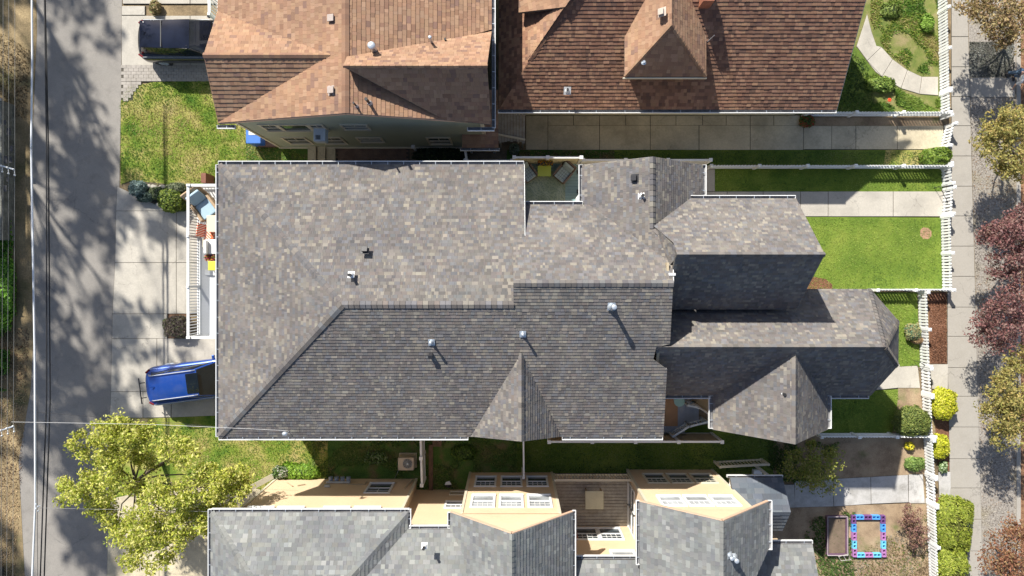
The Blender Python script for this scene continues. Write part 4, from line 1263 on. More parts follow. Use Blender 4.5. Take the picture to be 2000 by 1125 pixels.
window(yh, -6.62, -5.62, .85, 2.15, -9.78, 1, (2, 2), white, glassm, .09)
for x in (-10.6, -9.33, -7.4, -6.1): window(yh, x - .47, x + .47, 4.2, 5.2, -9.78, 1, (4, 2), white, glass_l, .1)
window(yh, -2.95, -2.1, 1.9, 2.6, -10.3, 1, (4, 1), white, glassm, .09); window(yh, -2.9, -2.3, .45, .8, -10.3, 1, (0, 0), trim_cream, wall_tan, .06, sash=False)
for x in (3.45, 4.55): window(yh, x - .45, x + .45, .85, 2.1, -11.9, 1, (4, 2), white, glassm, .1)
window(yh, 4.3, 5.2, 3.5, 4.3, -11.9, 1, (0, 0), white, glass_l, .1, sash=False)
for a in (-10.72, -11.78): window(yh, a - .1, a + .9, .55, 2.0, 5.57, -1, (0, 0), white, glassm, .07, axis='y')
d = MB(); d.box(2.55, -11.88, .5, 3.0, -11.82, 2.1); d.build("door", M("red_door", (.30, .10, .07), .6, .1), yh)
# porch on the east side
w = MB(); w.box(11.6, -9.1, 0, 11.7, -9.0, 2.8); w.box(11.6, -11.1, 0, 11.7, -11.0, 2.8); w.prism([(11.6, -9.3), (12.0, -9.3), (12.0, -10.9), (11.6, -10.9)], 0, .25); w.box(9.7, -11.0, 2.5, 11.9, -9.0, 2.7)
w.build("porch", white, yh)
pipe_vent(yh, 829, 1066, 7.0, .3, .05, pipe_black, .11, flash=white, n_dir=Vector((0, .62, 1)))
pipe_vent(yh, 1432, 1087, 7.6, .4, .065, galv, .12, cap="dome", n_dir=Vector((.87, 0, 1))); pipe_vent(yh, 1424, 1084, 7.7, .33, .055, galv, .12, cap="dome", n_dir=Vector((.87, 0, 1)))
# meters, conduit and outlets on the yellow wall
mt = MB(); mt.box(-8.75, -9.74, .75, -7.65, -9.66, .85); met = mt.build("meter_rail", galv, yh)
for k in range(4):
    m = MB(); m.tube([(-8.6 + k * .28, -9.76, .62), (-8.6 + k * .28, -9.50, .62)], .1, 12); m.build("electric_meter", M("meter_face", (.25, .30, .38), .3, .2), met)
m = MB()
for a, b in (((-7.7, -9.74, 1.0), (-6.9, -9.74, 1.0)), ((-6.9, -9.74, 1.0), (-6.9, -9.74, .6)), ((-10.6, -9.74, .8), (-10.2, -9.74, 1.3)), ((-10.0, -9.74, 1.2), (-9.7, -9.74, 1.0)), ((-4.75, -9.74, .3), (-4.95, -9.74, 1.6))): m.bar(a, b, .04, .04)
m.build("conduit", wall_tan, yh)
m = MB(); m.box(-8.7, -9.76, 1.25, -8.45, -9.66, 1.4); m.build("wall_box", galv, yh)
m = MB(); m.bar((-11.5, -9.6, .2), (-12.3, -9.9, 1.4), .25, .06); m.build("downspout", trim_cream, yh)

# ------------------------------------------------------------------ decks and patios
def railing(parent, a, b, z, h=1.06, pitch=.125, rail=.11, post_every=None, mat=None, top_w=.11):
    """top rail, bottom rail, balusters and posts, each a part"""
    mat = mat or white
    a = Vector((a[0], a[1], z)); b = Vector((b[0], b[1], z)); d = b - a; L = d.length; d.normalize(); s = Vector((-d.y, d.x, 0)); up = Vector((0, 0, 1))
    MB().obox((a + b) / 2 + up * (h - .03), d, s, up, L / 2, top_w / 2, .03).build("top_rail", mat, parent)
    MB().obox((a + b) / 2 + up * .10, d, s, up, L / 2, .035, .03).build("bottom_rail", mat, parent)
    m = MB(); m.box(-.018, -.018, .13, .018, .018, h - .06); me = m.mesh("baluster", mat)
    k = int(L / pitch)
    for i in range(1, k): put("baluster", me, parent, None, Matrix.Translation(a + d * (L * i / k)))
    m = MB(); m.box(-.05, -.05, 0, .05, .05, h + .06); me = m.mesh("post", mat)
    n = max(1, round(L / (post_every or 2.4)))
    for i in range(n + 1): put("post", me, parent, None, Matrix.Translation(a + d * (L * i / n)))


dk = empty("balcony", (-12.7, .6, 2.9), "white balcony with baluster railing along the house wall above the driveway", "balcony")
x0, x1, y0, y1 = -13.86, -11.27, -2.66, 3.95
fr = MB(); fr.box(x0, y0, 2.62, x1, y1, 2.855); fr.build("frame", white, dk)
m = MB(); m.box(x0 + .1, -.068, 0, x1, .068, .03); me = m.mesh("deck_board", deck_white)
k = int((y1 - y0) / .142)
for i in range(k): put("deck_board", me, dk, None, Matrix.Translation((0, y0 + .08 + i * (y1 - y0 - .1) / k, 2.858)))
railing(dk, (x0 + .06, y0 + .06), (x0 + .06, y1 - .06), 2.88, 1.06, .125)
railing(dk, (x0 + .12, y1 - .06), (x1, y1 - .06), 2.88, 1.055, .125)
railing(dk, (x0 + .12, y0 + .06), (x1, y0 + .06), 2.88, 1.055, .125)
m = MB(); m.box(-.08, -.08, 0, .08, .08, 2.62); me = m.mesh("support_post", white)
for y in (y0 + .3, (y0 + y1) / 2, y1 - .3): put("support_post", me, dk, None, Matrix.Translation((x0 + .35, y, 0)))
# the balusters and posts of the railing throw the diagonal stripes on the boards


def cushion(mb_name, parent, c, ux, uy, uz, hx, hy, hz, mat):
    m = MB(); m.obox(c, ux, uy, uz, hx, hy, hz)
    o = m.build(mb_name, mat, parent); return bevel(o, min(hz * .8, .05), 3)


cush_blue = M("pale_blue_cushion", (.34, .47, .56), .9, .05, 4, 60, .1)
cush_grey = M("grey_blue_cushion", (.40, .50, .53), .9, .06, 4, 60, .1)
wicker_tan = M("tan_wicker", (.42, .30, .19), .8, .2, 20, 60, .5)
wicker_brown = M("brown_wicker", (.20, .15, .125), .8, .25, 20, 60, .5)
lime = M("lime_table_top", (.50, .60, .10), .5, .03)


def armchair(name, label, group, loc, rz, wick, cush, s=1.0, tuft=False, recline=.35):
    """wicker armchair facing local -y"""
    t = empty(name, (0, 0, 0), label, "chair", group)
    m = MB(); m.box(-.34, -.36, .0, .34, .34, .30); bevel(m.build("seat_base", wick, t), .04, 2)
    for sx in (-1, 1):
        m = MB(); m.box(sx * .30, -.36, .30, sx * .40, .34, .56); bevel(m.build("arm", wick, t), .03, 2)
    u = Vector((0, -math.sin(recline), math.cos(recline))); u = Vector((0, math.sin(recline), math.cos(recline)))
    nrm = Vector((1, 0, 0)).cross(u)
    m = MB(); m.obox(Vector((0, .40, .28)) + u * .30, (1, 0, 0), u, nrm, .38, .34, .04); bevel(m.build("backrest", wick, t), .03, 2)
    cushion("seat_cushion", t, (0, -.04, .37), (1, 0, 0), (0, 1, 0), (0, 0, 1), .29, .31, .065, cush)
    cushion("back_cushion", t, Vector((0, .31, .42)) + u * .22, (1, 0, 0), u, nrm, .28, .25, .06, cush)
    if tuft:
        m = MB()
        for i in (-1, 0, 1): m.box(i * .12 - .007, -.3, .432, i * .12 + .007, .22, .438); m.box(-.26, i * .14 - .05, .432, .26, i * .14 - .036, .4385)
        m.build("cushion_seam", M("seam", (.08, .11, .13), .9, .1), t)
    for sx in (-1, 1):
        for sy in (-.31, .29):
            m = MB(); m.box(sx * .32 - .02, sy - .02, -.06, sx * .32 + .02, sy + .02, 0); m.build("leg", dark, t)
    t.location = loc; t.rotation_euler = (0, 0, rz); t.scale = (s, s, s)
    return t


p = P(404, 407, 3.3)
armchair("armchair", "wicker armchair with pale blue cushions turned askew on the white balcony", None, (p.x, p.y, 2.95), math.radians(36), wicker_tan, cush_blue, 1.18, recline=.6)
t = empty("dining_table", (0, 0, 0), "cream square table beside the red striped chair on the balcony", "table")
p = P(419, 437, 3.6)
m = MB(); m.box(p.x - .33, p.y - .36, 3.59, p.x + .5, p.y + .36, 3.64); bevel(m.build("table_top", M("cream_top", (.60, .53, .42), .6, .04), t), .015)
for sx in (-.28, .44):
    for sy in (-.3, .3): m = MB(); m.box(p.x + sx - .03, p.y + sy - .03, 2.89, p.x + sx + .03, p.y + sy + .03, 3.59); m.build("leg", white, t)
def stripe_mat():
    m, tt, b = new_mat("striped_cloth")
    g = nd(tt, "ShaderNodeNewGeometry"); w = nd(tt, "ShaderNodeTexWave"); w.inputs["Scale"].default_value = 5.0
    w.bands_direction = 'DIAGONAL'
    tt.links.new(g.outputs["Position"], w.inputs["Vector"])
    c = ramp(tt, w.outputs[0], [(.3, (.75, .09, .04)), (.5, (.72, .30, .12)), (.7, (.80, .70, .60))]).outputs[0]
    tt.links.new(c, b.inputs["Base Color"]); b.inputs["Roughness"].default_value = .9
    return m
stripe = stripe_mat()
t = empty("folding_chair", (0, 0, 0), "red and orange striped chair between the cream table and the white sofa", "chair")
p = P(406, 456, 3.3)
cushion("seat", t, (p.x + .05, p.y - .02, 3.28), (1, 0, 0), (0, 1, 0), (0, 0, 1), .22, .26, .03, stripe)
u = Vector((-.45, .1, 1)).normalized()
m = MB(); m.obox(Vector((p.x - .22, p.y + .12, 3.45)), u, (0.15, 1, 0), u.cross(Vector((0.15, 1, 0)).normalized()), .24, .28, .02); m.build("backrest", stripe, t)
m = MB(); m.box(p.x + .14, p.y - .28, 3.3, p.x + .24, p.y + .2, 3.34); m.build("front_slat", M("orange_slat", (.55, .14, .05), .6, .1), t)
for sx in (-.15, .25):
    for sy in (-.22, .2): m = MB(); m.box(p.x + sx - .015, p.y + sy - .015, 2.89, p.x + sx + .015, p.y + sy + .015, 3.27); m.build("leg", dark, t)
t = empty("sofa", (0, 0, 0), "white cushioned wicker sofa in the middle of the balcony", "sofa")
p = P(418, 482, 3.3)
m = MB(); m.box(p.x - .45, p.y - .34, 2.89, p.x + .45, p.y + .34, 3.2); bevel(m.build("base", wicker_tan, t), .03)
cushion("seat_cushion", t, (p.x + .05, p.y, 3.28), (1, 0, 0), (0, 1, 0), (0, 0, 1), .42, .33, .08, white)
cushion("back_cushion", t, (p.x - .30, p.y - .02, 3.42), (.25, 0, 1), (0, 1, 0), (1, 0, -.25), .18, .31, .07, white)
cushion("side_cushion", t, (p.x - .42, p.y + .14, 3.38), (.3, .1, 1), (0, 1, 0), (1, 0, -.3), .16, .2, .03, M("tan_cushion", (.46, .42, .33), .9, .05))
t = empty("planter_box", (0, 0, 0), "dark planter of red and yellow flowers between the white sofa and the yellow table", "planter")
p = P(415, 503, 3.4)
m = MB(); m.box(p.x - .35, p.y - .12, 2.89, p.x + .45, p.y + .12, 3.3); m.build("box", dark, t)
r_ = random.Random(5); mb = MB()
for i in range(90):
    leaf_cloud(mb, (p.x + r_.uniform(-.36, .45), p.y + r_.uniform(-.12, .12), 3.36), .05, 3, .03, [(.6, .05, .10), (.7, .45, .03), (.05, .12, .02), (.45, .03, .05)], r_)
mb.build("flowers", leaf_bush, t)
t = empty("side_table", (0, 0, 0), "yellow square table on the balcony below the flower planter", "table")
p = P(416, 519, 3.4)
m = MB(); m.box(p.x - .22, p.y - .2, 3.36, p.x + .3, p.y + .2, 3.4); bevel(m.build("table_top", M("yellow_top", (.72, .66, .06), .5, .03), t), .01)
for sx in (-.18, .26):
    for sy in (-.16, .16): m = MB(); m.box(p.x + sx - .02, p.y + sy - .02, 2.89, p.x + sx + .02, p.y + sy + .02, 3.36); m.build("leg", white, t)
m = MB(); p = P(418, 532, 3.0); m.box(p.x - .42, p.y - .13, 2.89, p.x + .4, p.y + .13, 2.96); tag(bevel(m.build("storage_box", white), .01), "low white box on the balcony boards beside the yellow table", "box")
deck_bench = M("grey_white_bench", (.50, .52, .56), .6, .05)
m = MB(); p = P(417, 600, 3.0); m.box(p.x - .02, p.y - 1.35, 2.89, p.x + .5, p.y + 1.3, 3.35); tag(bevel(m.build("bench", deck_bench), .02), "long pale bench along the balcony under the roof edge", "bench")

# patio behind the house: blue green boards, rug, lime table and two wicker chairs
pt = MB(); w0, w1 = P(1015, 318, .3), P(1140, 404, .3); pt.box(w0.x, w1.y, .05, w1.x, w0.y, .26); pt = pt.build("patio_deck", dark); tag(pt, "blue green board patio in the notch of the grey house", "patio")
m = MB(); m.box(w0.x + .02, -.066, 0, w1.x, .066, .03); me = m.mesh("deck_board", deck_teal)
L = w0.y - w1.y; k = int(L / .14)
for i in range(k): put("deck_board", me, pt, None, Matrix.Translation((0, w1.y + .07 + i * L / k, .263)))
for i in range(2): m = MB(); q = P(1131, 336 + i * 38, .3); m.box(q.x - .11, q.y - .09, .294, q.x + .12, q.y + .09, .31); m.build("deck_hatch", dark, pt)
def rug_mat():
    m, tt, b = new_mat("leaf_pattern_rug")
    g = nd(tt, "ShaderNodeNewGeometry")
    w = nd(tt, "ShaderNodeTexWave"); w.wave_type = 'BANDS'; w.bands_direction = 'DIAGONAL'; w.inputs["Scale"].default_value = 2.6; w.inputs["Distortion"].default_value = 14.0; w.inputs["Detail Scale"].default_value = .9; w.inputs["Detail"].default_value = 1.5
    tt.links.new(g.outputs["Position"], w.inputs["Vector"])
    n = noise(tt, 26, 4, .75); n5 = noise(tt, 1.1, 2)
    base = ramp(tt, n.outputs[0], [(.40, (.16, .23, .20)), (.5, (.30, .39, .31)), (.60, (.50, .55, .50))]).outputs[0]
    lw = ramp(tt, w.outputs[0], [(.45, (0, 0, 0)), (.70, (.8,) * 3)]).outputs[0]
    c = mix(tt, base, (.42, .50, .38), lw)
    lk = ramp(tt, n5.outputs[0], [(.45, (0, 0, 0)), (.55, (.4,) * 3)]).outputs[0]
    c = mix(tt, c, (.15, .23, .14), lk)
    tt.links.new(c, b.inputs["Base Color"]); b.inputs["Roughness"].default_value = .95
    return m
m = MB(); a, b = P(1016, 335, .3), P(1104, 398, .3); m.box(a.x, b.y, .302, b.x, a.y, .312); tag(m.build("rug", rug_mat()), "green leaf patterned rug on the blue green patio boards", "rug")
t = empty("patio_table", (0, 0, 0), "lime yellow square table between the two wicker chairs on the patio", "table")
a, b = P(1050, 321, .8), P(1076, 344, .8)
m = MB(); m.box(a.x, b.y, .76, b.x, a.y, .8); bevel(m.build("table_top", lime, t), .01)
for x in (a.x + .06, b.x - .06):
    for y in (a.y - .06, b.y + .06): m = MB(); m.box(x - .02, y - .02, .31, x + .02, y + .02, .76); m.build("leg", lime, t)
p = P(1099, 340, .7); armchair("wicker_chair", "brown wicker chair with tufted cushion right of the lime patio table", "patio wicker chairs", (p.x, p.y, .36), math.radians(-40), wicker_brown, cush_grey, .92, True)
p = P(1031, 339, .7); armchair("wicker_chair", "brown wicker chair left of the lime patio table, half under the roof edge", "patio wicker chairs", (p.x, p.y, .36), math.radians(36), wicker_brown, cush_grey, .92, True)
t = empty("flower_trough", (0, 0, 0), "black trough of yellow and orange flowers hung on the cream patio fence", "planter")
p = P(1065, 318, 1.5); m = MB(); m.box(p.x - .36, p.y - .1, 1.25, p.x + .36, p.y + .1, 1.48); m.build("trough", dark, t)
mb = MB()
for i in range(60): leaf_cloud(mb, (p.x + r_.uniform(-.34, .34), p.y + r_.uniform(-.12, .1), 1.52), .045, 3, .032, [(.75, .48, .02), (.7, .25, .02), (.04, .05, .01), (.06, .10, .02)], r_)
mb.build("flowers", leaf_bush, t)
m = MB(); q = P(1131, 386, 2.6); m.solid([(q.x - .13, q.y + .0, 2.4), (q.x + .14, q.y + .36, 2.4), (q.x + .14, q.y - .3, 2.4), (q.x - .13, q.y - .3, 2.4)], (0, 0, 1), .06)
tag(m.build("awning_panel", white), "small white angled panel under the gutter at the patio corner", "panel")

# ------------------------------------------------------------------ fences
picket_cache = {}
def picket_mesh(h, w=.092):
    k = (round(h, 2), w)
    if k not in picket_cache:
        m = MB(); hw = w / 2; t = .011
        o = [(-hw, 0, .05), (hw, 0, .05), (hw, 0, h - .05), (0, 0, h), (-hw, 0, h - .05)]
        V = [(x, -t, z) for x, _, z in o] + [(x, t, z) for x, _, z in o]
        m.faces(V, [(0, 1, 2, 3, 4), (9, 8, 7, 6, 5)] + [(i, 5 + i, 5 + (i + 1) % 5, (i + 1) % 5) for i in range(5)])
        picket_cache[k] = m.mesh("picket", vinyl)
    return picket_cache[k]


def picket_fence(label, a, b, h=.77, pitch=.142, posts=2.1, group="white picket fences", side=1, ends=(True, True), name="picket_fence", cat="fence"):
    a = Vector((a[0], a[1], 0)); b = Vector((b[0], b[1], 0)); d = b - a; L = d.length; d.normalize(); s = Vector((-d.y, d.x, 0)); up = Vector((0, 0, 1))
    t = empty(name, (a + b) / 2, label, cat, group)
    for z in (.13, h - .17): MB().obox((a + b) / 2 + up * z, d, s, up, L / 2, .024, .055).build("rail", vinyl, t)
    me = picket_mesh(h); ang = math.atan2(d.y, d.x); k = int(L / pitch)
    for i in range(k):
        put("picket", me, t, None, Matrix.Translation(a + d * (L * (i + .5) / k) + s * side * .034) @ Matrix.Rotation(ang, 4, 'Z') @ Matrix.Rotation(R.uniform(-.02, .02), 4, 'Y'))
    pm = MB(); pm.box(-.06, -.06, 0, .06, .06, h + .07); pmesh_ = pm.mesh("post", vinyl)
    cm = MB(); cm.box(-.075, -.075, 0, .075, .075, .02); cm.faces([(-.07, -.07, .02), (.07, -.07, .02), (.07, .07, .02), (-.07, .07, .02), (0, 0, .065)], [(0, 1, 4), (1, 2, 4), (2, 3, 4), (3, 0, 4)]); cmesh = cm.mesh("post_cap", vinyl)
    n = max(1, round(L / posts))
    for i in range(n + 1):
        if (i == 0 and not ends[0]) or (i == n and not ends[1]): continue
        mt = Matrix.Translation(a + d * L * i / n) @ Matrix.Rotation(ang, 4, 'Z')
        po = put("post", pmesh_, t, None, mt)
        put("post_cap", cmesh, po, None, mt @ Matrix.Translation((0, 0, h + .07)))
    return t


def gpt(px, py): return tuple(G(px, py).xy)
picket_fence("white picket fence by the pavement beside the curved walk, at the top of the street", gpt(1829, -130), gpt(1836, 182), side=-1)
picket_fence("short white picket fence by the pavement where the curved walk meets the street", gpt(1836, 186), gpt(1838, 232), side=-1)
picket_fence("white picket gate standing across the end of the long side driveway", gpt(1846, 248), gpt(1836, 290), side=-1, name="picket_gate", cat="gate", group="white picket gates")
picket_fence("white picket fence by the pavement from the round shrub to the front walk", gpt(1838, 324), gpt(1841, 362), side=-1)
picket_fence("white picket gate across the pale front walk of the grey house", gpt(1843, 370), gpt(1841, 420), side=-1, name="picket_gate", cat="gate", group="white picket gates")
picket_fence("white picket fence by the pavement along the bright green front lawn", gpt(1838, 424), gpt(1841, 566), side=-1)
picket_fence("white picket fence between the side driveway and the weedy corner yard", gpt(1567, 227), gpt(1836, 227), side=1)
picket_fence("long white picket fence between the grass strip and the narrow front lawn", gpt(1380, 329), gpt(1838, 329), side=1)
picket_fence("white picket fence across the bottom edge of the bright green front lawn", gpt(1697, 566), gpt(1842, 566), side=1, posts=1.9)
picket_fence("white picket fence beside the red brown mulch bed and grassy plant", gpt(1793, 570), gpt(1798, 712), side=-1)
picket_fence("white picket gate across the walk to the porch, above the yellow shrub", gpt(1799, 716), gpt(1801, 766), side=-1, name="picket_gate", cat="gate", group="white picket gates")
picket_fence("white picket fence between the dark green globe shrub and the yellow shrub", gpt(1801, 770), gpt(1804, 850), side=-1)
picket_fence("white picket fence by the small bed with yellow flowers, above the garden walk", gpt(1804, 853), gpt(1808, 922), side=-1)
picket_fence("white picket gate across the grey garden walk", gpt(1808, 926), gpt(1810, 976), side=-1, name="picket_gate", cat="gate", group="white picket gates")
picket_fence("white picket fence along the long yellow green hedge at the bottom of the street", gpt(1810, 980), gpt(1818, 1210), side=-1)
picket_fence("white picket fence below the shaded side lawn, joining the globe shrub corner", gpt(1590, 846), gpt(1806, 846), side=-1)
# black latch arms of two gates
for lab, pts in (("thin black gate latch arm lying open beside the pale front walk", ((1842, 362), (1824, 367), (1841, 400))), ("thin black gate arm open beside the grey garden walk", ((1806, 925), (1790, 919), (1806, 945))), ("small black gate arm by the porch walk gate", ((1799, 714), (1784, 704), (1798, 712)))):
    m = MB(); q = [G(*c_) + Vector((0, 0, .45)) for c_ in pts]; m.tube(q, .016, 5); m.tube([q[1], (q[1].x, q[1].y, 0)], .014, 5)
    tag(m.build("gate_arm", dark), lab, "latch", "black gate arms")


def privacy_fence(label, a, b, h, mat, top=vinyl, n=None, t_=.04, panel="panel", boards_w=.19, post_w=.13, name="privacy_fence"):
    a = Vector((a[0], a[1], 0)); b = Vector((b[0], b[1], 0)); d = b - a; L = d.length; d.normalize(); s = Vector((-d.y, d.x, 0)); up = Vector((0, 0, 1))
    t = empty(name, (a + b) / 2, label, "fence")
    k = max(1, int(L / boards_w)); m = MB(); m.box(-L / k / 2 + .004, -t_ / 2, .06, L / k / 2 - .004, t_ / 2, h - .05); me = m.mesh("board", mat); ang = math.atan2(d.y, d.x)
    for i in range(k): put("board", me, t, None, Matrix.Translation(a + d * (L * (i + .5) / k) + s * R.uniform(-.004, .004)) @ Matrix.Rotation(ang, 4, 'Z'))
    MB().obox((a + b) / 2 + up * (h - .02), d, s, up, L / 2, .045, .03).build("top_rail", top, t)
    MB().obox((a + b) / 2 + up * .08, d, s, up, L / 2, .036, .04).build("bottom_rail", top, t)
    n = n or max(1, round(L / 2.0)); w = post_w / 2
    pm = MB(); pm.box(-w, -w, 0, w, w, h + .05); pm_ = pm.mesh("post", top)
    cm = MB(); cm.box(-w - .015, -w - .015, 0, w + .015, w + .015, .03); cm_ = cm.mesh("post_cap", top)
    for i in range(n + 1):
        mt = Matrix.Translation(a + d * L * i / n) @ Matrix.Rotation(ang, 4, 'Z'); po = put("post", pm_, t, None, mt); put("post_cap", cm_, po, None, mt @ Matrix.Translation((0, 0, h + .05)))
    return t


privacy_fence("cream board fence behind the patio with the flower trough", (.1, 5.42), (3.15, 5.42), 1.95, wall_cream)
privacy_fence("white topped fence running right from the patio under the gabled roof", (3.3, 5.40), (9.2, 5.40), 1.35, vinyl)
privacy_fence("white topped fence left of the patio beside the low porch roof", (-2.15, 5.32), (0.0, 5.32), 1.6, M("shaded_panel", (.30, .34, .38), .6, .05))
privacy_fence("tan board fence with white rail and square post caps below the grey house", (1.7, -7.58), (9.62, -7.58), 1.7, wall_tan, n=4)
privacy_fence("narrow white slatted gate fence between the grey house and the yellow house", (-4.27, -7.2), (-4.20, -9.72), 1.2, vinyl, n=2, boards_w=.13, t_=.03)
m = MB(); t = empty("side_gate", (.52, -8.4, 0), "slim white gate rail between the grey gable and the yellow bay", "gate")
privacy_t = MB(); privacy_t.bar((.52, -7.0, 1.45), (.55, -9.3, 1.45), .07, .06); privacy_t.build("top_rail", vinyl, t)
for y in (-7.0, -9.28): m = MB(); m.box(.47, y - .06, 0, .59, y + .06, 1.55); m.build("post", vinyl, t)
m = MB(); m.box(-.012, -.06, .1, .012, .06, 1.42); me = m.mesh("board", vinyl)
for i in range(16): put("board", me, t, None, Matrix.Translation((.535, -7.14 - i * .134, 0)))
m = MB(); t = empty("side_gate", (-2.1, 6.2, 0), "slim white gate between the low brown porch roof and the grey house", "gate")
MB().bar((-2.28, 6.45, 1.5), (-2.1, 5.4, 1.5), .09, .06).build("top_rail", vinyl, t); MB().box(-2.2, 5.3, 0, -2.04, 5.44, 1.62).build("post", vinyl, t)
for i in range(7): MB().box(-2.27 + i * .023, 6.36 - i * .14, .1, -2.24 + i * .023, 6.47 - i * .14, 1.46).build("board", vinyl, t)

# courtyard deck of the yellow house with its railing, stair and table
cd = MB(); cd.box(1.95, -11.88, .05, 5.52, -9.5, .44); cd = cd.build("courtyard_deck", dark); tag(cd, "weathered grey board deck in the courtyard of the yellow house", "deck")
n_ = 16
m = MB(); m.box(1.95, -.066, 0, 5.52, .066, .04); me = m.mesh("deck_board", wood_grey)
for i in range(n_): put("deck_board", me, cd, None, Matrix.Translation((0, -11.8 + i * 2.26 / (n_ - 1), .445)))
railing(cd, (1.98, -9.42), (5.52, -9.42), .46, 1.0, .14, mat=trim_cream, post_every=3.6)
t = MB(); a, b = P(1143, 959, 1.15), P(1179, 995, 1.15); t.box(a.x, b.y, 1.11, b.x, a.y, 1.15)
tb = empty("courtyard_table", (3.6, -10.6, .48), "pale square table standing on the weathered courtyard deck", "table"); bevel(t.build("table_top", M("pale_top", (.50, .49, .38), .5, .08, 3), tb), .02)
for x in (a.x + .08, b.x - .08):
    for y in (a.y - .08, b.y + .08): m = MB(); m.box(x - .025, y - .025, .485, x + .025, y + .025, 1.11); m.build("leg", wicker_tan, tb)
t = empty("handrail", (10.2, -9.0, 0), "pale slatted stair rail beside the small dark porch roof", "railing")
railing(t, (9.75, -8.92), (12.0, -8.8), .1, .95, .16, mat=trim_cream)

# south east corner deck with its steps, railings and round table
sd = MB(); sd.box(6.2, -7.42, .05, 8.22, -5.0, .50); sd = sd.build("corner_deck", dark); tag(sd, "small deck of slate boards and brown matting beside the porch wing", "deck")
m = MB(); m.box(-.07, -7.42, 0, .07, -5.0, .03); me = m.mesh("deck_board", deck_slate)
for i in range(14): put("deck_board", me, sd, None, Matrix.Translation((6.27 + i * .145, 0, .505)))
m = MB(); m.box(6.4, -7.12, .537, 7.88, -5.0, .55); tag(m.build("mat", M("brown_matting", (.40, .235, .13), .9, .1, 3, 60, .2)), "brown mat on the slate deck beside the teal round table", "mat")
for i in range(3):
    m = MB(); m.box(8.24 + i * .25, -7.05, .05, 8.48 + i * .25, -5.2, .42 - i * .12); m.build("step", deck_slate, sd)
t = empty("round_table", (0, 0, 0), "pale teal round table on the small corner deck", "table")
p = P(1327, 784, 1.1); m = MB(); m.cyl((p.x, p.y), .25, 1.07, 1.1, 24); m.build("table_top", M("teal_top", (.30, .52, .50), .4, .05), t); m = MB(); m.cyl((p.x, p.y), .03, .54, 1.07, 8); m.cyl((p.x, p.y), .15, .535, .56, 16); m.build("pedestal", galv, t)
rail_grey = M("grey_rail", (.52, .58, .62), .6, .05)
def slope_rail(label, a, b, nb, h=.75, w=.35):
    t = empty("stair_rail", Vector(a), label, "railing", "grey stair rails of the corner deck")
    a = Vector(a); b = Vector(b); d = b - a; up = Vector((0, 0, 1))
    MB().bar(a + up * h, b + up * h, .09, .05).build("top_rail", rail_grey, t); MB().bar(a + up * .12, b + up * .12, .05, .05).build("bottom_rail", rail_grey, t)
    for q in (a, b): MB().box(q.x - .05, q.y - .05, q.z - .3, q.x + .05, q.y + .05, q.z + h + .04).build("post", rail_grey, t)
    for i in range(1, nb):
        q = a + d * i / nb; MB().box(q.x - .018, q.y - .018, q.z + .12, q.x + .018, q.y + .018, q.z + h).build("baluster", rail_grey, t)
slope_rail("grey stair rail slanting down at the lower edge of the corner deck", P(1308, 845, .56), P(1338, 826, .56), 10)
slope_rail("grey stair rail beside the dark gap right of the corner deck", P(1340, 826, .56), P(1372, 818, .4), 6)
slope_rail("grey stair rail behind the teal round table under the white gutter", P(1336, 786, .56), P(1362, 792, .4), 5)

# weathered lean-to beside the brown houses
t = empty("lean_to", (.1, 7.3, 0), "weathered grey plank lean-to with a pale rail between the two brown houses", "shed")
a = P(973, 275, 1.1); b = P(1026, 218, 1.6)
for i in range(9):
    x = a.x + (b.x - a.x) * i / 9; m = MB(); e = R.uniform(-.12, .05)
    m.solid([(x + .012, a.y + e, 1.1), (x + .135, a.y + e, 1.1), (x + .135, b.y, 1.6), (x + .012, b.y, 1.6)], (0, -.3, 1), .03); m.build("plank", wood_grey, t)
MB().bar(P(971, 262, 1.35), P(1026, 273, 1.25), .09, .05).build("rail", trim_cream, t); MB().bar(P(1011, 271, 1.27), P(1013, 279, .8), .06, .05).build("prop", trim_cream, t)
for x in (a.x + .1, b.x - .1): MB().box(x - .04, a.y - .1, 0, x + .04, a.y + .0, 1.06).build("post", wood_grey, t)

# ------------------------------------------------------------------ things in the yards
t = empty("recycling_bin", (0, 0, 0), "blue wheeled bin with a white topped lid beside the green wall corner", "bin")
p = P(496, 262, 1.0); m = MB(); m.prism([(p.x - .33, p.y - .42), (p.x + .30, p.y - .42), (p.x + .30, p.y + .3), (p.x - .33, p.y + .3)], .06, 1.0); bevel(m.build("body", M("blue_plastic", (.02, .10, .42), .4, .08), t), .04)
m = MB(); m.box(p.x - .36, p.y - .45, 1.0, p.x + .33, p.y + .33, 1.06); bevel(m.build("lid", M("blue_lid", (.05, .16, .50), .4, .05), t), .03, 2)
m = MB(); m.box(p.x - .22, p.y - .05, 1.061, p.x + .22, p.y + .28, 1.075); m.build("lid_label", white, t)
for s_ in (-.3, .28): m = MB(); m.tube([(p.x + s_ - .03, p.y + .32, .1), (p.x + s_ + .03, p.y + .32, .1)], .1, 12); m.build("wheel", black_rubber, t)
t = empty("red_box", (0, 0, 0), "dark reddish planter bin half hidden behind the green wall corner", "box")
p = G(519, 276); m = MB(); m.box(p.x - .3, p.y - .3, 0, p.x + .6, p.y + .25, .35); bevel(m.build("body", M("maroon", (.16, .09, .08), .7, .1), t), .03); m = MB(); m.box(p.x - .1, p.y - .05, .351, p.x + .2, p.y + .1, .37); m.build("lid", M("pink_stone", (.4, .3, .27), .7, .1), t)

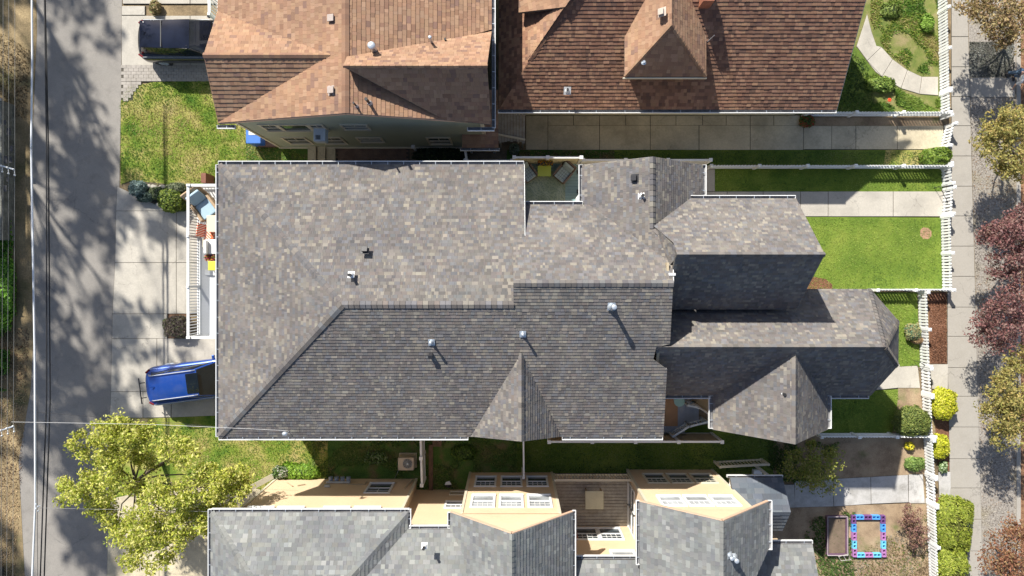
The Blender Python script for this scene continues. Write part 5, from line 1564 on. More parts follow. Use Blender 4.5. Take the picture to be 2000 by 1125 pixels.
t = empty("air_conditioner", (0, 0, 0), "beige outdoor air conditioning unit with a round fan on the side lawn", "air conditioner")
a, b = P(777, 894, .75), P(808, 919, .75)
m = MB(); m.box(a.x, b.y, .08, b.x, a.y, .75); bevel(m.build("casing", M("beige_metal", (.50, .42, .33), .5, .05), t), .03)
m = MB(); m.box(a.x - .05, b.y - .05, 0, b.x + .05, a.y + .05, .08); m.build("pad", concrete_b, t)
fc = P(796, 906, .77); m = MB(); m.cyl((fc.x, fc.y), .225, .751, .765, 28); fo = m.build("fan_well", M("fan_dark", (.10, .085, .075), .5, .1), t)
m = MB()
for k in range(5):
    rr = .045 + k * .042
    m.tube([(fc.x + math.cos(q * .2618) * rr, fc.y + math.sin(q * .2618) * rr, .78) for q in range(25)], .006, 4, cap=False)
for k in range(12): m.tube([(fc.x, fc.y, .785), (fc.x + math.cos(k * .5236) * .22, fc.y + math.sin(k * .5236) * .22, .775)], .005, 4)
m.blob((fc.x, fc.y, .785), .05, .05, .015, 12, 5); m.build("fan_guard", galv, fo)
m = MB(); m.tube([P(778, 919, .3), P(775, 926, .15), P(771, 934, .4)], .012, 5); m.build("pipe", galv, t)
t = empty("flood_lamp", (0, 0, 0), "small dark garden lamp with a white hood near the yellow wall", "lamp")
p = G(877, 942); m = MB(); m.blob(p + Vector((0, -.05, .3)), .14, .12, .12, 12, 7); m.tube([p, p + Vector((0, 0, .25))], .03, 8); m.build("lamp_body", dark, t, smooth=True); m = MB(); m.solid([p + Vector((-.17, .0, .42)), p + Vector((.16, .02, .42)), p + Vector((.05, .17, .36)), p + Vector((-.12, .12, .36))], (0, .3, 1), .02); m.build("hood", white, t)
m = MB(); p = P(807, 287, .9); m.cyl((p.x, p.y), .05, 0, .9, 8); m.box(p.x - .08, p.y - .08, .9, p.x + .08, p.y + .08, .98); tag(m.build("garden_post", white), "small white capped post at the end of the brick patio", "post")

# raised beds
bed = empty("raised_bed", (0, 0, 0), "narrow raised bed with a thin purple metal frame", "raised bed")
pm_ = M("purple_frame", (.17, .10, .16), .6, .15); a = G(1612, 1006); b = G(1651, 1081)
for q in ((a.x, b.y, a.x + .05, a.y), (b.x - .05, b.y, b.x, a.y)): MB().box(q[0], q[1], 0, q[2], q[3], .22).build("side_board", pm_, bed)
for q in ((a.x + .051, a.y - .05, b.x - .051, a.y), (a.x + .051, b.y, b.x - .051, b.y + .05)): MB().box(q[0], q[1], 0, q[2], q[3], .22).build("end_board", pm_, bed)
for i, q in enumerate((((a.x, a.y, .25), (b.x, a.y, .25)), ((b.x, a.y, .25), (b.x, b.y, .25)), ((b.x, b.y, .25), (a.x, b.y, .25)), ((a.x, b.y, .25), (a.x, a.y, .25)))): MB().tube(q, .014, 5).build("tube_rail", M("pale_tube", (.5, .45, .45), .5, .1), bed)
MB().box(a.x + .06, b.y + .06, 0, b.x - .06, a.y - .06, .1).build("soil_fill", M("dark_fill", (.17, .125, .09), .95, .2, 3, 30, .6), bed)
m = MB(); q = [G(1633, 1083) , G(1652, 1078), G(1657, 1089), G(1638, 1091)]; q = [c_ + Vector((0, 0, .25)) for c_ in q]; m.tube(q + [q[0]], .013, 5); m.tube([(q[0] + q[1]) / 2, (q[2] + q[3]) / 2], .01, 5)
for c_ in q: m.tube([c_, (c_.x, c_.y, 0)], .012, 5)
tag(m.build("wire_tray", M("pale_wire", (.5, .48, .44), .5, .1)), "small metal tube frame lying below the purple raised bed", "frame")
blk_cols = {'b': M("bright_blue_block", (.08, .33, .72), .8, .12, 3, 40, .3), 'c': M("cyan_block", (.16, .55, .78), .8, .1, 3, 40, .3), 'p': M("purple_block", (.17, .07, .24), .8, .12, 3, 40, .3), 'l': M("lilac_block", (.42, .19, .44), .8, .12, 3, 40, .3)}
bed = empty("block_bed", (0, 0, 0), "square garden bed edged with painted blue and purple hollow blocks", "garden bed")
def block_mesh(mat):
    m = MB(); L, W, Hh = .385, .19, .19; t = .032
    m.box(-L / 2, -W / 2, 0, L / 2, -W / 2 + t, Hh); m.box(-L / 2, W / 2 - t, 0, L / 2, W / 2, Hh)
    for x in (-L / 2, -t / 2, L / 2 - t): m.box(x, -W / 2 + t, 0, x + t, W / 2 - t, Hh - .001)
    m.box(-L / 2 + t, -W / 2 + t, 0, L / 2 - t, W / 2 - t, .02)
    return m.mesh("block", mat)
bm2 = {k: block_mesh(v) for k, v in blk_cols.items()}
g0 = P(1668, 1007, .19); g1 = P(1733, 1089, .19); W_ = g1.x - g0.x; D_ = g0.y - g1.y
def blk(k, x, y, vert): put("block", bm2[k], bed, None, Matrix.Translation((x, y, 0)) @ Matrix.Rotation(math.pi / 2 * vert + R.uniform(-.02, .02), 4, 'Z'))
for i, k in enumerate("pblpc"[1:4]): pass
xs_ = [g0.x + .1 + .195 + i * .39 for i in range(3)]
for x, k in zip(xs_, "bpb"): blk(k, x, g0.y - .1, 0)
for x, k in zip(xs_, "clc"): blk(k, x + .05, g1.y + .1, 0)
n_ = 5; st = (D_ - .01) / n_
for i, k in enumerate("pblcl"): blk(k, g0.x + .01 + i * .012, g0.y - st * (i + .5), 1)
for i, k in enumerate("pblcl"): blk(k, g1.x - .1 + i * .01 - .08, g0.y - st * (i + .5), 1)
MB().box(g0.x + .15, g1.y + .2, 0, g1.x - .22, g0.y - .2, .03).build("soil_fill", soil, bed)

# retaining wall in the far left corner
t = MB(); a = G(-60, 205); b = G(30, 470); t.box(a.x, b.y, 0, b.x - .03, a.y, .86); t = t.build("retaining_wall", M("old_wall", (.19, .19, .165), .9, .3, 1.5, 12, .6, dirt=(.06, .06, .05), dirt_amt=.7, dirt_scale=2)); tag(t, "weathered grey retaining wall partly covered in ivy beside the alley", "wall")
m = MB(); m.box(a.x, a.y - .02, .86, b.x, a.y + .1, .92); m.build("coping", concrete_s, t)
m = MB(); m.box(-.1, -.2, 0, .1, .2, .02); me = m.mesh("wall_hole", dark)
for px, py in ((9, 239), (17, 257), (11, 312), (20, 312), (15, 350), (10, 368), (22, 290)): q = P(px, py, .86); put("wall_hole", me, t, None, Matrix.Translation(q + Vector((0, 0, -.012))) @ Matrix.Scale(R.uniform(.5, 1), 4))
m = MB(); q = G(2, 1118); m.box(q.x - .6, q.y - 1.2, 0, q.x + .15, q.y + .3, .7); tag(bevel(m.build("stone_block", M("dark_stone", (.12, .12, .11), .9, .3)), .06), "dark stone block at the bottom left edge of the alley", "block")
m = MB(); a = P(396, 338, .9); m.box(a.x - .08, G(0, 362).y, 0, a.x + .14, a.y, .9); tag(m.build("timber_post", M("red_wood", (.22, .09, .06), .8, .2)), "reddish brown timber post behind the balcony corner", "post")
# rocks round the planting beside the driveway
for i, (px, py, s_, l_) in enumerate(((291, 365, .16, "flat pale edging stone nearest the blue green shrub"), (303, 366, .18, "flat pale edging stone in the middle of the row by the lawn"), (318, 366, .17, "flat grey edging stone nearest the balcony corner"), (305, 381, .13, "white stone standing among the driveway shrubs"), (291, 388, .14, "grey stone at the driveway edge below the shrubs"), (312, 400, .17, "long pale stone at the lower tip of the shrub bed"))):
    p = G(px, py); m = MB(); m.blob(p + Vector((0, 0, .06)), s_, s_ * .65, .1, 9, 5, rot=R.uniform(-.4, .3), power=.7)
    tag(m.build("edging_stone", M("stone%d" % i if False else "pale_stone", (.38, .36, .32), .9, .15)), l_, "stone", "stones round the driveway planting")
sheet("driveway_bed", [(258, 352), (330, 360), (362, 360), (362, 412), (330, 412), (262, 374)], M("bed_earth", (.10, .085, .06), .95, .3, 4, 40, .6), .012)
sheet("shrub_cutout", [(328, 614), (372, 614), (372, 660), (326, 660)], M("cutout_earth", (.19, .11, .07), .95, .3, 4, 40, .6), .0)

# ------------------------------------------------------------------ cars
def car(name, label, loc, rz, paint, L=4.75, W=1.86, Hh=1.66, beltz=.98, suv=True, roofrails=False, sunroof=None, pano=False, glassc=None, rim_m=None):
    """local x runs forward, the rear bumper is at -L/2"""
    t = empty(name, (0, 0, 0), label, "car")
    hw = W / 2
    st = [(-L / 2 - .06, .66, .42, .80), (-L / 2 - .01, .80, .34, .93), (-L / 2 + .12, .93, .28, beltz), (-L / 2 + .30, 1.0, .26, beltz + .03), (-L / 2 + .6, 1.0, .22, beltz + .03), (-L / 2 + 1.3, 1.0, .22, beltz), (0, 1.0, .22, beltz - .01),
          (L / 2 - 1.55, 1.0, .22, beltz - .02), (L / 2 - 1.0, .99, .22, beltz - .07), (L / 2 - .45, .96, .24, beltz - .16), (L / 2 - .15, .88, .28, beltz - .26), (L / 2, .76, .36, beltz - .40)]
    ring = [(-.90, 0), (-1.02, .18), (-1.03, .55), (-1.0, .80), (-.93, .95), (-.5, 1.02), (0, 1.045), (.5, 1.02), (.93, .95), (1.0, .80), (1.03, .55), (1.02, .18), (.90, 0)]
    m = MB(); V = []; Fs = []; nr = len(ring)
    for x, wf_, zb, zt in st:
        for ry_, rz_ in ring: V.append((x + (0 if abs(ry_) < .6 else (.05 if x < -L / 2 + .2 else (-.06 if x > L / 2 - .3 else 0))), ry_ * hw * wf_, zb + (zt - zb) * rz_))
    for i in range(len(st) - 1):
        for k in range(nr - 1): a = i * nr + k; Fs.append((a, a + 1, a + nr + 1, a + nr))
        Fs.append((i * nr + nr - 1, i * nr, (i + 1) * nr, (i + 1) * nr + nr - 1))
    Fs.append(tuple(range(nr))); Fs.append(tuple(reversed(range((len(st) - 1) * nr, len(st) * nr))))
    m.faces(V, Fs); body = m.build("body", paint, t, smooth=True)
    mo = body.modifiers.new("sub", 'SUBSURF'); mo.levels = 1; mo.render_levels = 2
    # greenhouse
    xr0, xr1 = -L / 2 + .16, -L / 2 + (.52 if suv else .7); xf1, xf0 = L / 2 - 2.05, L / 2 - 1.25
    bw, rw = hw * .90, hw * .69; z0, z1 = beltz - .02, Hh - .05
    B = [(xr0, -bw * .84, z0), (xf0, -bw, z0), (xf0, bw, z0), (xr0, bw * .84, z0)]; T = [(xr1, -rw * .92, z1), (xf1, -rw, z1), (xf1, rw, z1), (xr1, rw * .92, z1)]
    m = MB(); m.faces(B + T, [(4, 5, 6, 7), (0, 1, 5, 4), (1, 2, 6, 5), (2, 3, 7, 6), (3, 0, 4, 7)])
    cb = m.build("cabin", paint, t); bevel(cb, .09, 4)
    # domed roof panel
    m = MB(); nx, ny = 10, 8; V = []
    for i in range(nx + 1):
        for j in range(ny + 1):
            u = i / nx; v = j / ny * 2 - 1
            V.append((xr1 - .06 + (xf1 - xr1 + .1) * u, v * rw * (.915 + .075 * min(1, u * 2)), z1 - .01 + .055 * (1 - abs(v) ** 2.6) * (1 - abs(u * 2 - 1) ** 4 * .8)))
    m.faces(V, [(i * (ny + 1) + j, (i + 1) * (ny + 1) + j, (i + 1) * (ny + 1) + j + 1, i * (ny + 1) + j + 1) for i in range(nx) for j in range(ny)])
    rp = m.build("roof_panel", paint if not pano else glassc, t, smooth=True)
    def pane(name_, q, off=.012):
        q = [Vector(p) for p in q]; n = (q[1] - q[0]).cross(q[2] - q[0]).normalized(); c = sum(q, Vector()) / 4
        if n.dot(c - Vector((0, 0, .6))) < 0: n = -n
        q = [c + (p - c) * .93 + n * off for p in q]
        m = MB(); m.solid(q, n, .008); return m.build(name_, glassc, t)
    pane("rear_window", [B[3], B[0], T[0], T[3]]); pane("windscreen", [B[1], B[2], T[2], T[1]])
    for s in (0, 1):
        b0, b1 = (B[0], B[1]) if s == 0 else (B[3], B[2]); t0, t1 = (T[0], T[1]) if s == 0 else (T[3], T[2])
        b0, b1, t0, t1 = map(Vector, (b0, b1, t0, t1)); cuts = (0.04, .33, .66, .97)
        for a, c in zip(cuts[:-1], cuts[1:]): pane("side_window", [b0.lerp(b1, a), b0.lerp(b1, c), t0.lerp(t1, c), t0.lerp(t1, a)], .01)
        sy = -1 if s == 0 else 1
        m = MB(); m.bar((xr0 + .12, sy * (bw + .012), z0 + .03), (xf0 - .1, sy * (bw + .012), z0 + .03), .015, .02); m.build("window_trim", galv, t)
        m = MB(); m.obox((xf0 - .12, sy * (hw + .10), beltz + .03), (1, 0, 0), (0, 1, 0), (0, 0, 1), .06, .11, .075); mi_ = m.build("wing_mirror", paint if s else dark, t); bevel(mi_, .03, 2)
        m = MB()
        m.obox((-L / 2 + .17, sy * hw * .83, beltz - .06), (1, .7 * sy, 0), (-.7 * sy, 1, 0), (0, 0, 1), .13, .045, .07); bevel(m.build("tail_light", M("red_lens", (.16, .012, .015), .2, .1), t), .03, 2)
        m = MB(); m.obox((L / 2 - .22, sy * hw * .70, beltz - .32), (1, -.3 * sy, 0), (.3 * sy, 1, 0), (0, 0, 1), .13, .16, .06); bevel(m.build("headlight", glass_l, t), .03, 2)
        if roofrails: m = MB(); m.tube([(xr1 + .02, sy * rw * .90, z1 + .0), (xr1 + .12, sy * rw * .90, z1 + .075), (xf1 - .15, sy * rw * .90, z1 + .075), (xf1, sy * rw * .90, z1)], .022, 8); m.build("roof_rail", rail_dark, t)
        for x in (-L / 2 + .92, L / 2 - .92):
            m = MB(); m.tube([(x, sy * (hw - .22), .34), (x, sy * (hw + .012), .34)], [.335, .34], 24); wh = m.build("wheel", black_rubber, t)
            m = MB(); m.tube([(x, sy * (hw + .010), .34), (x, sy * (hw + .024), .34)], [.23, .20], 20)
            for k in range(5):
                a = k * 1.2566; m.bar((x, sy * (hw + .034), .34), (x + math.cos(a) * .2, sy * (hw + .03), .34 + math.sin(a) * .2), .03, .03)
            m.build("rim", rim_m or galv, wh)
            m = MB(); m.tube([(x, sy * (hw * .9), .34), (x, sy * (hw + .004), .34)], [.40, .40], 24); m.build("wheel_arch", dark, t)
    if sunroof:
        m = MB(); x0, x1 = sunroof; m.box(x0, -rw * .72, z1 + .03, x1, rw * .72, z1 + .056); bevel(m.build("sunroof", glassc, t), .03, 2)
    if pano:
        m = MB(); m.box(xr1 + (xf1 - xr1) * .42, -rw * .93, z1 + .048, xr1 + (xf1 - xr1) * .44, rw * .93, z1 + .056); m.build("roof_bar", dark, t)
    m = MB(); m.bar((xr1 + .22, 0.05, z1 + .05), (xr1 + .08, .05, z1 + .13), .03, .03); m.build("antenna", paint, t)
    m = MB(); m.box(-L / 2 - .04, -hw * .72, .38, -L / 2 + .10, hw * .72, .62); bevel(m.build("rear_bumper", dark, t), .04, 2)
    m = MB(); m.box(xf0 - .85, -hw * .55, beltz - .02, xf0 - .62, hw * .55, beltz + .01); m.build("dashboard", dark, t)
    place(t, loc, rz)
    return t


rail_dark = M("roof_rail_metal", (.26, .28, .32), .5, .1, metal=.3)
blue = paint_mat("blue_car_paint", (.012, .065, .34), .28, 1.0, .35)
black = paint_mat("black_car_paint", (.006, .007, .014), .2, 1.0, .2)
car_glass = glass_mat("car_glass", (.006, .009, .012), .04)
pano_glass = glass_mat("panoramic_glass", (.010, .013, .026), .04)
c_ = G(287, 740) ; L_ = 4.72; az = math.radians(7.5)
rear = P(287, 757, .9); ctr = Vector((rear.x + math.cos(az) * L_ / 2, rear.y + math.sin(az) * L_ / 2, .035))
bc = car("parked_car", "blue estate car with silver roof rails and a sunroof parked under the grey roof edge", ctr, az, blue, L_, 1.84, 1.60, .97, True, True, (-.15, .42), False, car_glass)
# bicycle rack on the tailgate
m = MB()
for y in (-.45, .25): m.tube([(-L_ / 2 - .02, y, .95), (-L_ / 2 - .26, y, 1.0), (-L_ / 2 - .30, y, .85)], .022, 6)
m.tube([(-L_ / 2 - .26, -.72, 1.0), (-L_ / 2 - .26, .50, 1.0)], .03, 6); m.tube([(-L_ / 2 - .12, -.3, .5), (-L_ / 2 - .12, .2, .5)], .03, 6)
rk = MB(); rk = m.build("bike_rack", dark, None)
rk.parent = bc; KIDS[bc.name].append(rk)
rear = P(271, 74, .9); car("parked_car", "black sport utility car with a dark glass roof parked beside the paver band", Vector((rear.x + 4.75 / 2, rear.y - .08, .035)), 0.0, black, 4.75, 1.92, 1.70, 1.02, True, False, None, True, pano_glass)
# white railing and lattice above that car
t = empty("upper_porch_railing", (-14, 12, 0), "white slatted railing at the left edge of the brown roof above the black car", "railing")
railing(t, (-13.05, 11.3), (-13.05, 15.8), 2.6, 1.0, .14); MB().box(-13.1, 11.2, 2.4, -11.2, 15.9, 2.6).build("floor", white, t)
for y in (11.3, 15.7): MB().box(-13.1, y, 0, -12.95, y + .15, 2.4).build("support_post", white, t)

# ------------------------------------------------------------------ overhead lines
def cable(label, pts, r, mat, sag=0.0, cat="cable", group="lines above the alley", n=40, name="overhead_cable"):
    m = MB(); out = []
    for a, b in zip(pts[:-1], pts[1:]):
        a = Vector(a); b = Vector(b)
        for i in range(n + 1):
            u = i / n; p = a.lerp(b, u); p.z -= sag * 4 * u * (1 - u); out.append(p)
    m.tube(out, r, 6); return tag(m.build(name, mat, smooth=True), label, cat, group)


wire_w = M("white_cable", (.70, .72, .76), .4, .05); wire_k = M("black_cable", (.012, .012, .016), .6, .1); wire_g = M("thin_wire", (.22, .22, .22), .5, .1)
def L4(px, py, z): return P(px, py, z)
cable("thick white cable running the length of the alley, leftmost of the heavy lines", [L4(62, -60, 4.9), L4(63, 110, 4.9), L4(61, 290, 4.9), L4(68, 700, 4.9), L4(69, 985, 4.9), L4(60, 1200, 4.9)], .042, wire_w)
cable("black cable above the alley, nearest the thick white cable", [L4(86, -60, 4.6), L4(91, 290, 4.6), L4(91, 780, 4.6), L4(76, 1200, 4.6)], .028, wire_k)
cable("black cable above the alley, farthest right of the heavy lines", [L4(87, -60, 4.5), L4(94.5, 290, 4.5), L4(98, 780, 4.5), L4(84, 1200, 4.5)], .028, wire_k)
cable("thin black wire just right of the thick white cable at the bottom", [L4(74, 780, 4.7), L4(73, 990, 4.7), L4(74, 1200, 4.7)], .010, wire_k)
for px, lab in ((6, "thin wire at the left edge of the alley, first from the left"), (17, "thin wire over the left verge, second from the left"), (29, "thin wire over the left verge, third from the left")):
    cable(lab, [L4(px, -60, 6.6), L4(px, 340, 6.6), L4(px - 3, 830, 6.6), L4(px - 4, 1200, 6.6)], .006, wire_g)
cable("pale service line crossing from the alley crossarm to the mast on the grey roof", [L4(22, 824, 6.6), L4(300, 829, 6.3), P(562, 841, 6.5)], .007, M("service_line", (.50, .50, .51), .4, .1), .0, "cable")
cable("thin dark line crossing the alley below the blue car", [L4(72, 805, 4.8), L4(420, 833, 5.6)], .007, wire_k)
cable("thin pale line crossing under the leafy tree", [L4(75, 992, 4.8), L4(440, 1000, 5.4)], .007, wire_g)
def crossarm(label, px, py, dx, dy, n=3):
    t = empty("crossarm", P(px, py, 6.6), label, "crossarm", "crossarms on the thin wires")
    a = P(px, py, 6.62); b = P(px + dx, py + dy, 6.62)
    MB().bar(a, b, .05, .05).build("arm", galv, t)
    for i in range(n):
        q = a.lerp(b, i / (n - 1)); m = MB(); m.blob((q.x, q.y, q.z + .05), .04, .04, .045, 10, 6); m.blob((q.x, q.y - .22, q.z - .02), .035, .035, .045, 10, 6); m.tube([q, q + Vector((0, -.22, -.02))], .015, 5); m.build("insulator", white, t, smooth=True)
crossarm("white crossarm with insulators on the thin wires above the retaining wall", 4, 324, 24, 7)
crossarm("pale crossarm with insulators where the service line leaves the alley", 3, 840, 24, -8)
m = MB(); q = P(73, 990, 4.9)
for k in range(4): m.blob((q.x + (k % 2) * .09 - .03, q.y + .12 - k * .09, q.z + .03), .04, .04, .04, 8, 5)
m.tube([q, q + Vector((.14, .06, 0))], .015, 5); tag(m.build("cable_clamp", galv), "small grey clamp on the thick white cable near the bottom", "clamp")

# ------------------------------------------------------------------ person at the kerb
sk = M("skin", (.50, .30, .22), .6, .05); jeans = M("jeans", (.09, .15, .24), .9, .15, 6, 60, .2); shirt = M("white_shirt", (.72, .72, .72), .8, .05); hairm = M("brown_hair", (.11, .06, .035), .8, .2, 20, 60, .4)
def skinned(name, joints, edges, radii, mat, parent, levels=2, root=0):
    me = bpy.data.meshes.new(name); me.from_pydata(joints, edges, []); me.materials.append(mat)
    o = put(name, me, parent)
    mo = o.modifiers.new("skin", 'SKIN'); mo.use_smooth_shade = True
    if not me.skin_vertices: me.skin_vertices.new() if hasattr(me.skin_vertices, "new") else None
    sv = me.skin_vertices[0].data
    for i, r_ in enumerate(radii): sv[i].radius = (r_, r_); sv[i].use_root = (i == root)
    s = o.modifiers.new("sub", 'SUBSURF'); s.levels = levels; s.render_levels = levels
    return o
pr = empty("person", (24.1, 9.7, 0), "person in jeans and a white top bending over at the right edge beside the kerb", "person")
X, Y = 24.06, 9.62
J = [(X, Y, .88), (X - .01, Y - .28, .98), (X - .01, Y - .52, 1.04), (X, Y - .62, 1.05), (X, Y - .72, 1.02),
     (X + .17, Y - .50, 1.02), (X + .25, Y - .55, .78), (X + .20, Y - .66, .55), (X - .19, Y - .50, 1.02), (X - .27, Y - .55, .78), (X - .24, Y - .66, .55),
     (X + .11, Y, .84), (X + .14, Y - .08, .48), (X + .14, Y + .04, .08), (X - .11, Y + .02, .84), (X - .15, Y + .10, .48), (X - .15, Y + .20, .08), (X + .15, Y - .12, .05), (X - .16, Y + .04, .05)]
E = [(0, 1), (1, 2), (2, 3), (3, 4), (2, 5), (5, 6), (6, 7), (2, 8), (8, 9), (9, 10), (0, 11), (11, 12), (12, 13), (0, 14), (14, 15), (15, 16), (13, 17), (16, 18)]
Rr = [.15, .14, .15, .06, .055, .07, .045, .032, .07, .045, .032, .10, .065, .045, .10, .065, .045, .04, .04]
skinned("body", J, E, Rr, sk, pr)
skinned("trousers", [J[0], J[11], J[12], (J[13][0], J[13][1], .12), J[14], J[15], (J[16][0], J[16][1], .12)], [(0, 1), (1, 2), (2, 3), (0, 4), (4, 5), (5, 6)], [.165, .115, .085, .07, .115, .085, .07], jeans, pr)
skinned("shirt", [(X, Y - .08, .92), J[1], J[2], J[5], J[6], J[8], J[9]], [(0, 1), (1, 2), (2, 3), (3, 4), (2, 5), (5, 6)], [.155, .16, .165, .085, .06, .085, .06], shirt, pr)
m = MB(); m.blob((X, Y - .78, 1.02), .085, .10, .11, 14, 10); m.blob((X, Y - .87, .99), .018, .02, .02, 6, 4)
for s in (-1, 1): m.blob((X + s * .085, Y - .77, 1.01), .015, .02, .03, 6, 4); m.blob((X + s * .032, Y - .865, 1.02), .012, .008, .012, 6, 4)
m.blob((X, Y - .85, .95), .025, .012, .008, 6, 4); m.build("head", sk, pr, smooth=True)
m = MB(); m.blob((X, Y - .76, 1.06), .10, .12, .10, 14, 9); m.blob((X, Y - .68, 1.03), .09, .08, .09, 12, 7); m.build("hair", hairm, pr, smooth=True)
for s in (-1, 1):
    hx_, hy_ = X + s * .22, Y - .69
    m = MB(); m.blob((hx_, hy_, .50), .035, .028, .05, 10, 7)
    for k in range(4): m.tube([(hx_ - .026 + k * .017, hy_ - .005, .47), (hx_ - .028 + k * .018, hy_ - .03, .425), (hx_ - .028 + k * .018, hy_ - .02, .395 + .008 * abs(k - 1.5))], .008, 6, .006)
    m.tube([(hx_ - s * .03, hy_, .50), (hx_ - s * .05, hy_ - .02, .46), (hx_ - s * .05, hy_ - .03, .43)], .009, 6, .007); m.build("hand", sk, pr, smooth=True)
for q in (17, 18):
    m = MB(); m.blob((J[q][0], J[q][1] + .05, .055), .05, .14, .055, 12, 7, power=.8); m.build("shoe", dark, pr, smooth=True)
m = MB(); m.obox((X, Y - .14, 1.11), (1, 0, .0), (0, 1, 0), (0, 0, 1), .15, .02, .02); m.build("belt", dark, pr)

# ------------------------------------------------------------------ trees and shrubs
Yg = [(.50, .51, .08), (.38, .43, .055), (.60, .60, .15), (.27, .33, .04), (.66, .63, .22)]
def lob(px, py, z, r, rz, n): q = P(px, py, z); return (q.x, q.y, z, r, r * .92, rz, n)
b0 = G(318, 905)
tree("leafy_tree", "large yellow green leafy tree spreading over the alley edge at the lower left", "tree", (b0.x, b0.y, 0), (b0.x - .3, b0.y - .3, 1.9), [
    lob(190, 870, 4.6, 1.05, .9, 34), lob(165, 955, 4.4, 1.0, .9, 30), lob(235, 840, 4.7, .9, .8, 26), lob(285, 850, 4.6, .7, .8, 16), lob(225, 930, 4.8, 1.0, .9, 26),
    lob(205, 990, 4.2, .75, .7, 14), lob(350, 880, 5.0, .75, .8, 18), lob(400, 935, 4.9, 1.05, .9, 32), lob(450, 960, 4.6, .85, .8, 22), lob(330, 975, 5.3, 1.1, .9, 36), lob(290, 1020, 5.0, 1.1, .9, 34),
    lob(345, 1040, 4.9, 1.05, .9, 32), lob(255, 1065, 4.5, .95, .8, 24), lob(395, 1000, 4.8, .95, .8, 26), lob(300, 1080, 4.4, .8, .8, 16), lob(435, 1010, 4.2, .7, .7, 14), lob(225, 1030, 4.2, .7, .7, 12), lob(300, 905, 3.4, .45, .4, 5), lob(262, 890, 4.0, .5, .4, 7), lob(285, 960, 3.8, .5, .4, 8), lob(478, 935, 4.0, .5, .5, 7)],
    Yg, .068, 62, .31, .08, 51, flat=.6)
br = [(.38, .285, .13), (.31, .225, .10), (.46, .365, .18), (.22, .155, .08), (.40, .27, .17), (.26, .22, .09)]
oc = [(.39, .335, .105), (.32, .285, .085), (.47, .41, .15), (.24, .225, .07), (.42, .32, .12), (.29, .29, .09)]
rd = [(.26, .12, .115), (.20, .085, .085), (.34, .18, .165), (.13, .065, .065), (.29, .18, .165), (.22, .15, .12)]
rb_ = [(.33, .15, .09), (.26, .12, .07), (.38, .22, .12), (.2, .1, .07), (.30, .20, .10)]
def street_tree(label, px, py, lobes, cols, seed, size=.066, z=3.3, leaf=16, clump=.24, group="trees along the street"):
    b = G(px, py); tree("street_tree", label, "tree", (b.x, b.y, 0), (b.x, b.y, 1.3), [lob(*l) for l in lobes], cols, size, int(leaf * 2.3), clump * 1.15, .06, seed, group, flat=.8)
street_tree("bronze leaved street tree at the top right corner above the dark bed", 1930, 45, [(1945, 25, 3.3, 1.1, .9, 42), (1990, 55, 3.4, 1.1, .9, 36), (1905, 15, 3.1, .85, .7, 22), (1955, 70, 3.0, .7, .6, 18), (1990, -20, 3.4, 1.2, .9, 30), (1930, -40, 3.2, 1.0, .9, 26), (2050, 30, 3.4, 1.1, .9, 30)], br, 61)
street_tree("golden leaved round street tree right of the side driveway gate", 1925, 275, [(1965, 250, 3.4, 1.05, .9, 44), (1945, 290, 3.2, .95, .8, 34), (1990, 310, 3.4, 1.0, .9, 36), (1970, 325, 3.0, .75, .6, 20), (1995, 240, 3.3, 1.0, .9, 34), (2050, 290, 3.4, 1.1, .9, 28)], oc, 62)
street_tree("dark red leaved street tree facing the bright green front lawn", 1945, 470, [(1965, 455, 3.3, .8, .7, 30), (1990, 480, 3.4, 1.0, .9, 42), (1985, 430, 3.2, .7, .7, 20), (2000, 530, 3.3, .9, .8, 30), (2050, 480, 3.4, 1.1, .9, 28), (1932, 465, 3.1, .6, .5, 14), (1945, 520, 3.0, .6, .5, 12)], rd, 63, .064, leaf=17)
street_tree("sparser dark red street tree beside the mulch bed", 1945, 600, [(1955, 610, 3.2, 1.0, .8, 32), (1985, 640, 3.2, .95, .8, 32), (1930, 640, 2.9, .7, .6, 16), (1985, 580, 3.3, .8, .8, 24), (1960, 670, 2.8, .7, .5, 14), (2050, 620, 3.4, 1.0, .9, 24), (1912, 625, 2.7, .5, .5, 10), (1908, 660, 2.5, .4, .4, 6)], rd, 64, .06, leaf=14, clump=.28)
street_tree("golden leaved street tree level with the porch walk gate", 1935, 770, [(1970, 760, 3.3, 1.0, .9, 42), (1945, 800, 3.2, .85, .8, 28), (1990, 810, 3.4, 1.0, .9, 38), (1970, 850, 3.0, .8, .7, 22), (1995, 710, 3.3, .75, .7, 22), (2050, 770, 3.4, 1.1, .9, 28)], oc, 65)
street_tree("reddish bronze street tree at the bottom right corner", 1945, 1070, [(1975, 1060, 3.2, .95, .8, 32), (1950, 1100, 3.2, .9, .8, 26), (1990, 1110, 3.3, 1.0, .9, 34), (1985, 1025, 2.9, .6, .5, 14), (2040, 1070, 3.4, 1.0, .9, 24), (1970, 1150, 3.3, 1.0, .9, 24)], rb_, 66, .062, leaf=13, clump=.28)
